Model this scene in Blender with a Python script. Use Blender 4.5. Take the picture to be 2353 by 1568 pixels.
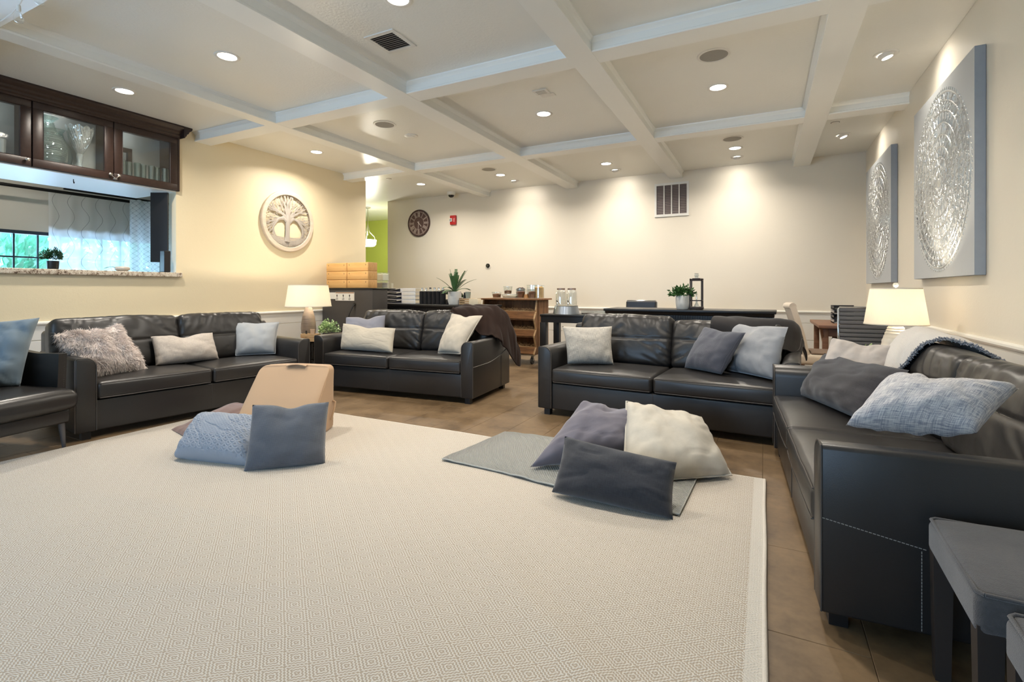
import bpy, bmesh, math, random
import numpy as np
from mathutils import Vector, Matrix, noise
sin, cos, pi, R = math.sin, math.cos, math.pi, math.radians
rnd = random.Random(7)
scn = bpy.context.scene
COL = scn.collection
for o in list(bpy.data.objects):
    bpy.data.objects.remove(o)

# ------------------------------------------------------------------ camera, world, exposure
HCAM = 1.15
cam = bpy.data.cameras.new('camera')
cam.sensor_width = 36.0
cam.lens = 36.0 * 1140.8 / 2353.0
cam.shift_y = -(784.0 - 666.7) / 2353.0
cam.clip_start = 0.05
camo = bpy.data.objects.new('camera', cam)
COL.objects.link(camo)
camo.location = (0, 0, HCAM)
camo.rotation_euler = (R(90), 0, 0.470413)
scn.camera = camo

def lin(h):
    if not isinstance(h, str):
        h = '%02x%02x%02x' % tuple(h)
    c = [int(h[i:i + 2], 16) / 255 for i in (0, 2, 4)]
    return tuple(x / 12.92 if x <= .04045 else ((x + .055) / 1.055) ** 2.4 for x in c)

world = bpy.data.worlds.new('sky')
scn.world = world
world.use_nodes = True
_b = world.node_tree.nodes['Background']
_b.inputs[0].default_value = (0.46, 0.69, 1.0, 1)
_b.inputs[1].default_value = 15.0

scn.view_settings.view_transform = 'Standard'
scn.view_settings.look = 'None'
scn.view_settings.gamma = 1
scn.view_settings.use_curve_mapping = False
scn.view_settings.exposure = 0.45
scn.cycles.use_denoising = True
scn.cycles.max_bounces = 8
scn.cycles.diffuse_bounces = 5
scn.cycles.glossy_bounces = 3
scn.cycles.transmission_bounces = 6
scn.cycles.transparent_max_bounces = 12
scn.cycles.sample_clamp_indirect = 6.0
scn.cycles.caustics_reflective = False
scn.cycles.caustics_refractive = False
scn.cycles.use_adaptive_sampling = True
scn.cycles.adaptive_threshold = 0.02
WARM = (1.0, 0.915, 0.80)
K_CAN, K_EYE, K_LAMP, K_SKY = 22.5, 3.8, 26.0, 1.0

# room: X right, Y away along the right wall, Z up
LX, RX, BY, H, HB = -6.47, 1.31, 8.74, 3.155, 3.04
FY = -3.4                                    # wall behind the camera

# ------------------------------------------------------------------ mesh builder
class MB:
    def __init__(s):
        s.v = []; s.f = []; s.uv = None
    def add(s, vs, fs):
        o = len(s.v)
        s.v.extend(tuple(map(float, p)) for p in vs)
        s.f.extend(tuple(i + o for i in f) for f in fs)
        return s
    def box(s, x0, x1, y0, y1, z0, z1):
        return s.add([(x, y, z) for z in (z0, z1) for y in (y0, y1) for x in (x0, x1)],
                     [(0, 2, 3, 1), (4, 5, 7, 6), (0, 1, 5, 4), (2, 6, 7, 3), (0, 4, 6, 2), (1, 3, 7, 5)])
    def rbox(s, x0, x1, y0, y1, z0, z1, r, seg=3, n=(1, 1, 1), fn=None, M=None):
        C = ((x0 + x1) / 2, (y0 + y1) / 2, (z0 + z1) / 2)
        hs = ((x1 - x0) / 2, (y1 - y0) / 2, (z1 - z0) / 2)
        r = min(r, min(hs) * .999)
        cs = []
        for h, k in zip(hs, n):
            i = h - r
            e = [r * math.tan(pi / 4 * (j / seg)) for j in range(1, seg + 1)]
            mid = [-i + 2 * i * j / k for j in range(k + 1)]
            cs.append([-i - x for x in reversed(e)] + mid + [i + x for x in e])
        idx = {}; vs = []; fs = []
        def V(p):
            key = tuple(round(c, 6) for c in p)
            if key in idx: return idx[key]
            q = [max(-(h - r), min(h - r, c)) for c, h in zip(p, hs)]
            d = [a - b for a, b in zip(p, q)]
            L = math.sqrt(sum(x * x for x in d)) or 1
            w = [a + b / L * r + c for a, b, c in zip(q, d, C)]
            if fn: w = fn(*w)
            if M is not None: w = M @ Vector(w)
            idx[key] = len(vs); vs.append(tuple(w)); return idx[key]
        for ax in range(3):
            a, b = (ax + 1) % 3, (ax + 2) % 3
            for sg in (-1, 1):
                for i in range(len(cs[a]) - 1):
                    for j in range(len(cs[b]) - 1):
                        q = []
                        for (ii, jj) in ((i, j), (i + 1, j), (i + 1, j + 1), (i, j + 1)):
                            p = [0, 0, 0]; p[ax] = sg * hs[ax]; p[a] = cs[a][ii]; p[b] = cs[b][jj]
                            q.append(V(p))
                        fs.append(q if sg > 0 else q[::-1])
        return s.add(vs, fs)
    def rings(s, rings, cap0=True, cap1=True, close=True):
        n = len(rings[0]); vs = [p for r_ in rings for p in r_]; fs = []
        for i in range(len(rings) - 1):
            for j in range(n if close else n - 1):
                k = (j + 1) % n
                fs.append((i * n + j, i * n + k, (i + 1) * n + k, (i + 1) * n + j))
        if cap0: fs.append(tuple(range(n - 1, -1, -1)))
        if cap1: fs.append(tuple((len(rings) - 1) * n + j for j in range(n)))
        return s.add(vs, fs)
    def lathe(s, prof, c=(0, 0, 0), seg=24, ax='z', cap0=True, cap1=True):
        rr = []
        for r_, z in prof:
            ring = []
            for j in range(seg):
                a = 2 * pi * j / seg
                p = (r_ * cos(a), r_ * sin(a), z)
                if ax == 'y': p = (p[0], -p[2], p[1])
                if ax == 'x': p = (p[2], p[0], p[1])
                ring.append((p[0] + c[0], p[1] + c[1], p[2] + c[2]))
            rr.append(ring)
        return s.rings(rr, cap0, cap1)
    def cyl(s, p0, p1, r0, r1=None, seg=12):
        return s.tube([p0, p1], [r0, r0 if r1 is None else r1], seg)
    def tube(s, pts, rad, seg=8, flat=None):
        pts = [Vector(p) for p in pts]
        if not isinstance(rad, (list, tuple)): rad = [rad] * len(pts)
        rr = []; prev = None
        for i, p in enumerate(pts):
            t = (pts[min(i + 1, len(pts) - 1)] - pts[max(i - 1, 0)])
            t = t.normalized() if t.length > 1e-9 else Vector((0, 0, 1))
            if prev is None:
                a = Vector((0, 0, 1)) if abs(t.z) < .9 else Vector((1, 0, 0))
                n1 = t.cross(a).normalized()
            else:
                n1 = (prev - t * prev.dot(t)).normalized()
            prev = n1; n2 = t.cross(n1)
            rr.append([tuple(p + (n1 * cos(2 * pi * j / seg) + n2 * sin(2 * pi * j / seg)) * rad[i]) for j in range(seg)])
        return s.rings(rr)
    def prism(s, poly, a, b, ax='y'):
        # poly: 2D points; extruded from a to b along ax
        def P(u, w, t):
            return {'y': (u, t, w), 'x': (t, u, w), 'z': (u, w, t)}[ax]
        return s.rings([[P(u, w, a) for u, w in poly], [P(u, w, b) for u, w in poly]])
    def bevprism(s, poly, a, b, ax='y', off=.008, seg=2):
        m = MB().prism(poly, a, b, ax)
        bm = bmesh.new()
        vs = [bm.verts.new(p) for p in m.v]
        for f in m.f: bm.faces.new([vs[i] for i in f])
        bmesh.ops.recalc_face_normals(bm, faces=bm.faces)
        es = [e for e in bm.edges if len(e.link_faces) == 2 and e.calc_face_angle(0) > R(40)]
        bmesh.ops.bevel(bm, geom=es, offset=off, segments=seg, affect='EDGES', profile=.5)
        bm.verts.index_update()
        s.add([v.co[:] for v in bm.verts], [[v.index for v in f.verts] for f in bm.faces])
        bm.free(); return s
    def surf(s, P, thick=0.0, uv=None):
        # P: array (nv, nu, 3)
        P = np.asarray(P, float); nv, nu = P.shape[:2]
        du = np.gradient(P, axis=1); dv = np.gradient(P, axis=0)
        N = np.cross(du, dv); N /= (np.linalg.norm(N, axis=2, keepdims=True) + 1e-12)
        if thick:
            t = np.full((nv, nu, 1), thick / 2)
            A = P + N * t; B = P - N * t
        else:
            A = P; B = None
        id_ = lambda i, j: i * nu + j
        fs = [(id_(i, j), id_(i, j + 1), id_(i + 1, j + 1), id_(i + 1, j)) for i in range(nv - 1) for j in range(nu - 1)]
        vs = [tuple(p) for p in A.reshape(-1, 3)]
        if B is not None:
            n = nu * nv
            vs += [tuple(p) for p in B.reshape(-1, 3)]
            fs += [tuple(n + i for i in f[::-1]) for f in list(fs)]
            bd = [id_(0, j) for j in range(nu)] + [id_(i, nu - 1) for i in range(1, nv)] + [id_(nv - 1, j) for j in range(nu - 2, -1, -1)] + [id_(i, 0) for i in range(nv - 2, 0, -1)]
            for k in range(len(bd)):
                a, b = bd[k], bd[(k + 1) % len(bd)]
                fs.append((b, a, n + a, n + b))
        if uv is not None:
            u = np.asarray(uv, float).reshape(-1, 2)
            s.uv = np.vstack([u, u]) if B is not None else u
        return s.add(vs, fs)
    def xf(s, M):
        s.v = [tuple(M @ Vector(p)) for p in s.v]; return s
    def mesh(s, name, mat, smooth=True, ang=38):
        me = bpy.data.meshes.new(name)
        me.from_pydata(s.v, [], s.f)
        if s.uv is not None:
            lay = me.uv_layers.new(name='UVMap')
            li = np.empty(len(me.loops), np.int32); me.loops.foreach_get('vertex_index', li)
            lay.data.foreach_set('uv', np.ascontiguousarray(s.uv[li], np.float32).ravel())
        if mat is not None: me.materials.append(mat)
        if smooth:
            me.shade_smooth()
            me.set_sharp_from_angle(angle=R(ang))
        me.update()
        return me

def link(name, me, parent=None, loc=(0, 0, 0), rz=0, kind=None):
    o = bpy.data.objects.new(name, me); COL.objects.link(o)
    o.location = loc; o.rotation_euler = (0, 0, rz)
    if parent is not None: o.parent = parent
    if kind: o['kind'] = kind
    return o
def part(name, mb, mat, parent, kind=None, label=None, smooth=True, ang=38):
    o = link(name, mb.mesh(name, mat, smooth, ang), parent, kind=kind)
    if label: o['label'] = label
    return o
def thing(name, label, cat, loc=(0, 0, 0), rz=0, group=None):
    o = bpy.data.objects.new(name, None); COL.objects.link(o)
    o.location = loc; o.rotation_euler = (0, 0, rz)
    o['label'] = label; o['category'] = cat
    if group: o['group'] = group
    return o
def solo(name, mb, mat, label, cat, loc=(0, 0, 0), rz=0, group=None, ang=38):
    o = link(name, mb.mesh(name, mat, True, ang), None, loc, rz)
    o['label'] = label; o['category'] = cat
    if group: o['group'] = group
    return o
def struct(name, mb, mat, parent=None, smooth=False):
    return link(name, mb.mesh(name, mat, smooth), parent, kind='structure')
def dup(root, loc, rz=None, label=None, group=None):
    r = root.copy(); COL.objects.link(r); r.location = loc
    if rz is not None: r.rotation_euler = (0, 0, rz)
    if label: r['label'] = label
    if group: r['group'] = group
    for ch in list(root.children):
        c = ch.copy(); COL.objects.link(c); c.parent = r
        for g in list(ch.children):
            d = g.copy(); COL.objects.link(d); d.parent = c
    return r
def lamp(name, kind, loc, energy, color=WARM, parent=None, rot=(0, 0, 0), **kw):
    l = bpy.data.lights.new(name, kind); l.energy = energy; l.color = color
    for k, v in kw.items(): setattr(l, k, v)
    o = bpy.data.objects.new(name, l); COL.objects.link(o); o.location = loc; o.rotation_euler = rot
    if parent is not None: o.parent = parent
    return o
def nz(x, y, z=0.0): return noise.noise((x, y, z))

# ------------------------------------------------------------------ materials
class NT:
    def __init__(s, name):
        s.m = bpy.data.materials.new(name); s.m.use_nodes = True
        s.t = s.m.node_tree; s.b = s.t.nodes['Principled BSDF']; s.out = s.t.nodes['Material Output']
        s.tc = s.t.nodes.new('ShaderNodeTexCoord')
    def put(s, sock, v):
        if isinstance(v, bpy.types.NodeSocket): s.t.links.new(v, sock)
        elif isinstance(v, (tuple, list)) and len(v) == 3 and sock.type == 'RGBA': sock.default_value = (*v, 1)
        else: sock.default_value = v
    def n(s, typ, ins=None, **props):
        nd = s.t.nodes.new('ShaderNode' + typ)
        for k, v in props.items(): setattr(nd, k, v)
        for k, v in (ins or {}).items(): s.put(nd.inputs[k], v)
        return nd
    def math(s, op, a, b=0.0, c=0.0):
        nd = s.n('Math', operation=op)
        for i, v in enumerate((a, b, c)): s.put(nd.inputs[i], v)
        return nd.outputs[0]
    def noise(s, vec, scale, detail=3, rough=.55):
        return s.n('TexNoise', {'Vector': vec, 'Scale': scale, 'Detail': detail, 'Roughness': rough}).outputs['Fac']
    def scale(s, vec, sc, rot=(0, 0, 0)):
        return s.n('Mapping', {'Vector': vec, 'Scale': sc, 'Rotation': rot}).outputs[0]
    def ramp(s, fac, stops):
        nd = s.n('ValToRGB', {'Fac': fac}); e = nd.color_ramp.elements
        while len(e) < len(stops): e.new(.5)
        for k, (p, c) in zip(e, stops): k.position = p; k.color = (*c, 1)
        return nd.outputs['Color']
    def mix(s, fac, a, b, blend='MIX'):
        nd = s.n('MixRGB', blend_type=blend)
        s.put(nd.inputs[0], fac); s.put(nd.inputs[1], a); s.put(nd.inputs[2], b)
        return nd.outputs[0]
    def bump(s, hgt, strength=.3, dist=.01, normal=None):
        i = {'Height': hgt, 'Strength': strength, 'Distance': dist}
        if normal is not None: i['Normal'] = normal
        nd = s.n('Bump', i)
        return nd.outputs[0]
    def set(s, **kw):
        names = {'col': 'Base Color', 'rough': 'Roughness', 'metal': 'Metallic', 'nrm': 'Normal', 'spec': 'Specular IOR Level', 'sheen': 'Sheen Weight',
                 'sheenr': 'Sheen Roughness', 'emis': 'Emission Color', 'emis_s': 'Emission Strength', 'alpha': 'Alpha', 'trans': 'Transmission Weight', 'coat': 'Coat Weight', 'ior': 'IOR'}
        for k, v in kw.items(): s.put(s.b.inputs[names[k]], v)
        return s.m
    @property
    def O(s): return s.tc.outputs['Object']
    @property
    def U(s): return s.tc.outputs['UV']

def plain(name, col, rough=.5, metal=0, bump=(60, .15, .002), var=.08, spec=.5, sheen=0):
    t = NT(name); c = lin(col)
    n1 = t.noise(t.O, bump[0] * .3, 4)
    cc = t.mix(n1, tuple(x * (1 - var) for x in c), tuple(min(1, x * (1 + var)) for x in c))
    t.set(col=cc, rough=rough, metal=metal, spec=spec, sheen=sheen)
    if bump[1]: t.set(nrm=t.bump(t.noise(t.O, bump[0], 4), bump[1], bump[2]))
    return t.m

def paint(name, col, rough=.55, scale=90, st=.25, dist=.002, spec=.4):
    t = NT(name); c = lin(col)
    big = t.noise(t.O, 1.3, 2)
    cc = t.mix(big, tuple(x * .97 for x in c), tuple(min(1, x * 1.03) for x in c))
    h1 = t.noise(t.O, scale, 5, .6); h2 = t.noise(t.O, scale * .25, 3)
    return t.set(col=cc, rough=rough, spec=spec, nrm=t.bump(t.math('ADD', h1, t.math('MULTIPLY', h2, .8)), st, dist))

def leather(name, col, rough=.42):
    t = NT(name); c = lin(col)
    v = t.n('TexVoronoi', {'Vector': t.O, 'Scale': 260.0}).outputs['Distance']
    big = t.noise(t.O, 5, 4); fine = t.noise(t.O, 700, 2)
    cc = t.mix(big, tuple(x * .86 for x in c), tuple(x * 1.14 for x in c))
    h = t.math('ADD', v, t.math('MULTIPLY', fine, .4))
    rr = t.math('MULTIPLY_ADD', big, .12, rough - .06)
    return t.set(col=cc, rough=rr, spec=.5, nrm=t.bump(h, .12, .001))

def fabric(name, col, col2=None, sc=420, rough=.85, st=.4, sheen=.25, streak=0.0, uvs=True, dist=.0012, mott=.08):
    """woven cloth: crossed bands in UV metres, optional slub streaks"""
    t = NT(name); c = lin(col); d = lin(col2) if col2 else tuple(x * .8 for x in c); sc = sc * 2.8
    V = t.U if uvs else t.O
    sx = t.n('SeparateXYZ', {0: V})
    wx = t.math('SINE', t.math('MULTIPLY', sx.outputs[0], sc)); wy = t.math('SINE', t.math('MULTIPLY', sx.outputs[1], sc))
    w = t.math('MULTIPLY', wx, wy)
    n = t.noise(V, 9, 4); fac = t.math('MULTIPLY_ADD', w, .35, .5)
    if streak:
        s1 = t.noise(t.scale(V, (620, 26, 1)), 1, 2); s2 = t.noise(t.scale(V, (26, 620, 1)), 1, 2)
        s_ = t.math('ADD', s1, s2)
        fac = t.math('MULTIPLY_ADD', t.math('SUBTRACT', s_, 1.0), streak * 5, .5)
        fac = t.n('Clamp', {0: fac}).outputs[0]
    cc = t.mix(fac, d, c)
    cc = t.mix(t.math('MULTIPLY', n, mott * 2), cc, tuple(x * .6 for x in c))
    h = t.math('MULTIPLY_ADD', t.noise(V, sc * .8, 2), .6, w)
    return t.set(col=cc, rough=rough, spec=.2, sheen=sheen, sheenr=.5, nrm=t.bump(h, st, dist))

def velvet(name, col, sheen=.7):
    t = NT(name); c = lin(col)
    n = t.noise(t.U, 14, 4, .65); n2 = t.noise(t.U, 600, 2)
    cc = t.mix(n, tuple(x * .82 for x in c), tuple(min(1, x * 1.15) for x in c))
    return t.set(col=cc, rough=.9, spec=.15, sheen=sheen, sheenr=.35, nrm=t.bump(t.math('ADD', n, t.math('MULTIPLY', n2, .3)), .25, .003))

def waffle(name, col, cell=.011):
    t = NT(name); c = lin(col)
    sx = t.n('SeparateXYZ', {0: t.U}); k = 2 * pi / cell
    a = t.math('SINE', t.math('MULTIPLY', sx.outputs[0], k)); b = t.math('SINE', t.math('MULTIPLY', t.math('ADD', sx.outputs[1], t.math('MULTIPLY', sx.outputs[0], .15)), k))
    w = t.math('MAXIMUM', a, b)
    cc = t.mix(t.math('MULTIPLY_ADD', w, .5, .5), tuple(x * .55 for x in c), tuple(x * 1.1 for x in c))
    cc = t.mix(t.math('MULTIPLY', t.noise(t.U, 6, 3), .25), cc, tuple(x * .7 for x in c))
    return t.set(col=cc, rough=.9, spec=.15, sheen=.3, nrm=t.bump(w, .5, .0025))

def wood(name, c1, c2, sc=(2, 30, 30), rough=.5, contrast=1.0, st=.2):
    t = NT(name)
    V = t.scale(t.O, sc)
    n = t.noise(V, 1.0, 6, .6); g = t.noise(t.scale(t.O, tuple(x * 5 for x in sc)), 1.0, 3)
    f = t.math('MULTIPLY_ADD', g, .3, t.math('MULTIPLY', n, .8))
    cc = t.ramp(f, [(.3, lin(c1)), (.75, lin(c2))])
    return t.set(col=cc, rough=rough, nrm=t.bump(f, st, .003))

def glass(name, tint=(1, 1, 1), refl=.12, rough=.02, body=.0, bodycol=(.9, .95, .95)):
    """thin glass: clear pass-through plus mirror gloss by facing"""
    t = NT(name)
    tr = t.n('BsdfTransparent', {0: (*tint, 1)}); gl = t.n('BsdfGlossy', {'Color': (1, 1, 1, 1), 'Roughness': rough})
    lw = t.n('LayerWeight', {'Blend': .25}).outputs['Facing']
    fz = t.math('MULTIPLY_ADD', t.math('POWER', lw, 2.0), .75, refl)
    if body:
        df = t.n('BsdfDiffuse', {0: (*bodycol, 1)})
        mx0 = t.n('MixShader', {0: body, 1: tr.outputs[0], 2: df.outputs[0]}); base = mx0.outputs[0]
    else: base = tr.outputs[0]
    wob = t.bump(t.noise(t.O, 25, 2), .05, .005); t.put(gl.inputs['Normal'], wob)
    mx = t.n('MixShader', {0: fz, 1: base, 2: gl.outputs[0]})
    t.t.links.new(mx.outputs[0], t.out.inputs[0]); return t.m

def glow(name, col, s):
    t = NT(name); t.set(col=(.8, .8, .8), emis=tuple(col), emis_s=s)
    n = t.noise(t.O, 30, 2); t.set(rough=t.math('MULTIPLY_ADD', n, .2, .4)); return t.m

def shade_mat(name, col, s):
    """lamp shade linen: lets the bulb through"""
    t = NT(name); c = lin(col)
    sx = t.n('SeparateXYZ', {0: t.O})
    w = t.noise(t.scale(t.O, (300, 300, 30)), 1, 2)
    cc = t.mix(w, tuple(x * .9 for x in c), c)
    df = t.n('BsdfDiffuse', {0: cc}); tl = t.n('BsdfTranslucent', {0: cc})
    mx = t.n('MixShader', {0: .55, 1: df.outputs[0], 2: tl.outputs[0]})
    t.t.links.new(mx.outputs[0], t.out.inputs[0]); return t.m

MAT = {}
MAT['wall'] = paint('cream_wall_paint', (227, 219, 203), .42, 95, .35, .002)
MAT['wall_l'] = paint('lamp_warmed_wall_paint', (228, 214, 182), .42, 95, .35, .002)  # lamp warmth on the left wall put into its cream
MAT['ceil'] = paint('ceiling_paint', (233, 233, 227), .34, 45, .5, .004, .5)
MAT['beam'] = paint('beam_gloss_paint', (238, 239, 235), .3, 60, .08, .001, .5)
MAT['white'] = paint('white_trim_paint', (232, 230, 222), .35, 60, .08, .001, .5)
MAT['wains'] = paint('wainscot_paint', (222, 220, 214), .4, 60, .1, .001, .45)
MAT['green'] = paint('lime_wall_paint', (188, 200, 96), .5, 60, .2, .002)
MAT['grey_wall'] = paint('kitchen_wall_paint', (190, 186, 176), .6, 60, .2, .002)
MAT['leather'] = leather('dark_brown_leather', (40, 38, 37), .36)
MAT['leather_edge'] = leather('leather_piping', (70, 65, 61), .42)
MAT['leather_chair'] = leather('black_olive_leather', (40, 38, 37), .30)
MAT['stitch'] = plain('grey_thread', (150, 148, 142), .8)
MAT['black'] = plain('black_wood', (22, 21, 22), .4)
MAT['black_m'] = plain('black_metal', (26, 25, 25), .45, .6)
MAT['char'] = plain('charcoal_board', (62, 58, 55), .6)
MAT['chrome'] = plain('chrome', (205, 205, 205), .15, 1, (40, .02, .001))
MAT['nickel'] = plain('satin_nickel', (190, 186, 176), .35, 1, (40, .03, .001))
MAT['glass'] = glass('clear_glass', (.97, .985, .985))
MAT['glass_door'] = glass('cabinet_pane_glass', (.96, .975, .97), .05, .05)
MAT['glass_g'] = glass('greenish_glass', (.78, .88, .86), .22, .04, .16, (.75, .85, .84))
MAT['glass_c'] = glass('cut_crystal', (.9, .93, .92), .25, .08, .2, (.9, .92, .9))
MAT['glass_dk'] = glass('smoked_glass', (.62, .72, .70), .18, .04, .08, (.4, .48, .46))
MAT['lens'] = glow('lit_lens', (1, .93, .82), 14)
MAT['pendant'] = glow('lit_opal_glass', (1, .95, .85), 6)
MAT['dark_wood'] = wood('espresso_cabinet_wood', (34, 21, 17), (52, 34, 27), (3, 30, 30), .38, st=.08)
MAT['bamboo'] = wood('bamboo_board', (200, 148, 84), (224, 180, 118), (3, 40, 40), .45, st=.06)
MAT['rustic'] = wood('rustic_barn_wood', (70, 46, 30), (142, 102, 66), (14, 14, 2.2), .75, st=.4)
MAT['rustic_h'] = wood('rustic_lip_wood', (74, 48, 28), (156, 108, 66), (2.2, 14, 14), .75, st=.4)
MAT['pine'] = wood('pale_pine', (164, 130, 92), (200, 168, 126), (3, 24, 24), .6)
MAT['desk'] = wood('brown_desk_wood', (98, 66, 48), (136, 98, 74), (3, 24, 24), .5)
MAT['leaf'] = plain('leaf_green', (52, 92, 40), .5, 0, (80, .2, .002), .25)
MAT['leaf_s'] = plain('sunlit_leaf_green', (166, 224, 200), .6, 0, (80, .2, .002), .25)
MAT['leaf_l'] = plain('pale_leaf_green', (150, 172, 120), .55, 0, (80, .2, .002), .25)
MAT['leaf_d'] = plain('deep_leaf_green', (30, 70, 34), .45, 0, (80, .2, .002), .25)
MAT['fern'] = plain('sage_leaf_green', (84, 120, 76), .5, 0, (80, .2, .002), .3)
MAT['pot_w'] = plain('white_glazed_pot', (214, 212, 206), .45, 0, (50, .2, .003))
MAT['red'] = plain('red_plastic', (178, 30, 34), .35)
MAT['offw'] = plain('white_plastic', (226, 224, 218), .4)
MAT['paper'] = plain('white_paper', (228, 224, 214), .7)
MAT['grey_mesh'] = plain('grey_speaker_mesh', (158, 155, 148), .8, 0, (900, .6, .002))
MAT['straw'] = plain('straw_shreds', (206, 172, 128), .8, 0, (60, .3, .002), .3)
# ------------------------------------------------------------------ daylight portals at the windows
def portal(x0, x1, y0, y1, z0, z1, rot):
    l = bpy.data.lights.new('window_daylight', 'AREA'); l.shape = 'RECTANGLE'
    l.size = max(x1 - x0, y1 - y0); l.size_y = z1 - z0
    l.cycles.is_portal = True
    o = bpy.data.objects.new('window_daylight', l); COL.objects.link(o)
    o.location = ((x0 + x1) / 2, (y0 + y1) / 2, (z0 + z1) / 2); o.rotation_euler = rot
WIN = [(-5.4, -4.1, .75, 2.5), (-2.3, -1.0, .75, 2.5)]
for x0, x1, z0, z1 in WIN: portal(x0, x1, FY - .1, FY - .1, z0, z1, (R(90), 0, 0))
portal(-9.08, -9.08, .9, 5.0, 1.0, 1.93, (R(90), 0, R(-90)))

# ------------------------------------------------------------------ floor and its tiles
def tile_mat():
    t = NT('brown_porcelain_tile')
    oi = t.n('ObjectInfo'); V = t.n('VectorMath', {0: t.O, 1: oi.outputs['Location']}, operation='ADD').outputs[0]
    a = t.noise(t.scale(V, (1.2, 1.2, 1)), 2.6, 5, .62); b = t.noise(V, 22, 4, .6)
    f = t.math('ADD', a, t.math('MULTIPLY', b, .35)); f = t.math('ADD', f, t.math('MULTIPLY', oi.outputs['Random'], .03))
    cc = t.ramp(f, [(.45, lin((80, 63, 44))), (.62, lin((104, 84, 60))), (.85, lin((124, 102, 75)))])
    rr = t.math('MULTIPLY_ADD', a, .2, .36)
    return t.set(col=cc, rough=rr, spec=.4, nrm=t.bump(b, .06, .002))
MAT['tile'] = tile_mat()
MAT['grout'] = plain('tan_grout', (104, 84, 61), .9)
floor = struct('floor', MB().box(-12.2, 1.5, -3.6, 11.3, -.06, -.006), MAT['grout'])
def tile_mb(cx, cy, m):
    w, d, g = .31, .63, .0014
    x0, x1, y0, y1, c = cx - w / 2 + g / 2, cx + w / 2 - g / 2, cy - d / 2 + g / 2, cy + d / 2 - g / 2, .0015
    r0 = [(x0, y0, -.006), (x1, y0, -.006), (x1, y1, -.006), (x0, y1, -.006)]
    r1 = [(x, y, -c) for x, y, _ in r0]
    r2 = [(x0 + c, y0 + c, 0), (x1 - c, y0 + c, 0), (x1 - c, y1 - c, 0), (x0 + c, y1 - c, 0)]
    return m.rings([r0, r1, r2], False, True)
tme = tile_mb(0, 0, MB()).mesh('tile', MAT['tile'], False)
rest = MB(); nt = 0
ct, st_ = cos(.470413), sin(.470413)
tiles = []
for i in range(-21, 5):
    for j in range(-6, 15):
        cx = -.01 + .31 * (i + .5); cy = 1.89 + .63 * (j - .5) + (.315 if i % 2 else 0)
        if not (LX - .1 < cx < RX and FY - .2 < cy < BY + .2): continue
        dep = -st_ * cx + ct * cy; lat = ct * cx + st_ * cy
        vis = dep > 1.2 and abs(lat) < dep * 1.12 + .3
        under = -4.4 < cx < -.16 and -1 < cy < 2.95
        tiles.append((dep, cx, cy, vis and not under))
tiles.sort()
for dep, cx, cy, v in tiles:
    if v and nt < 298:
        link('tile', tme, floor, (cx, cy, 0)); nt += 1
    else: tile_mb(cx, cy, rest)
for i in range(0, 14):                       # kitchen and hall beyond the openings
    for j in range(-2, 14): tile_mb(-6.8 - .31 * i, .3 + .63 * j, rest)
part('tile_field', rest, MAT['tile'], floor, kind='stuff', smooth=False)

# ------------------------------------------------------------------ walls
OY0, OY1, OZ0 = .55, 3.58, 1.31
struct('wall_left', MB().box(LX - .15, LX, FY, OY0, 0, H).box(LX - .15, LX, OY0, OY1, 0, OZ0).box(LX - .15, LX, OY1, 6.85, 0, H), MAT['wall_l'])
struct('wall_back', MB().box(-7.6, RX + .15, BY, BY + .15, 0, H), MAT['wall'])
struct('wall_right', MB().box(RX, RX + .15, FY - .15, BY, 0, H), MAT['wall'])
m = MB(); xs = [LX - .15] + [v for w in WIN for v in w[:2]] + [RX]
for a, b in zip(xs[::2], xs[1::2]): m.box(a, b, FY - .15, FY, 0, H)
for x0, x1, z0, z1 in WIN: m.box(x0, x1, FY - .15, FY, 0, z0).box(x0, x1, FY - .15, FY, z1, H)
struct('wall_front', m, MAT['wall'])
for k, (x0, x1, z0, z1) in enumerate(WIN):
    f = MB(); w = .06
    for a, b, c, d in ((x0, x0 + w, z0, z1), (x1 - w, x1, z0, z1), (x0 + w, x1 - w, z0, z0 + w), (x0 + w, x1 - w, z1 - w, z1), ((x0 + x1) / 2 - .03, (x0 + x1) / 2 + .03, z0 + w, z1 - w)):
        f.box(a, b, FY - .13, FY - .05, c, d)
    wf = struct('window_%d' % (k + 2), f, MAT['white'])
    for a, b in ((x0 + w, (x0 + x1) / 2 - .03), ((x0 + x1) / 2 + .03, x1 - w)):
        part('pane', MB().box(a, b, FY - .095, FY - .09, z0 + w, z1 - w), MAT['glass_door'], wf, smooth=False)
# kitchen behind the pass-through
struct('wall_west', MB().box(-9.15, -9, -1, .9, 0, H).box(-9.15, -9, 5.0, 6.2, 0, H).box(-9.15, -9, .9, 5.0, 0, 1.0).box(-9.15, -9, .9, 5.0, 1.96, H), MAT['grey_wall'])
struct('wall_kitchen_north', MB().box(-12.1, LX - .15, 6.2, 6.35, 0, H), MAT['grey_wall'])
struct('wall_kitchen_south', MB().box(-9.15, LX - .15, -1.15, -1, 0, H), MAT['grey_wall'])
# green hall beyond the gap
struct('wall_north', MB().box(-12.1, -7.3, 11, 11.15, 0, H), MAT['green'])
struct('wall_hall_west', MB().box(-12.15, -12, 6.2, 11.1, 0, H), MAT['green'])
struct('wall_hall_east', MB().box(-7.6, -7.45, BY + .15, 11, 0, H), MAT['green'])

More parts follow.
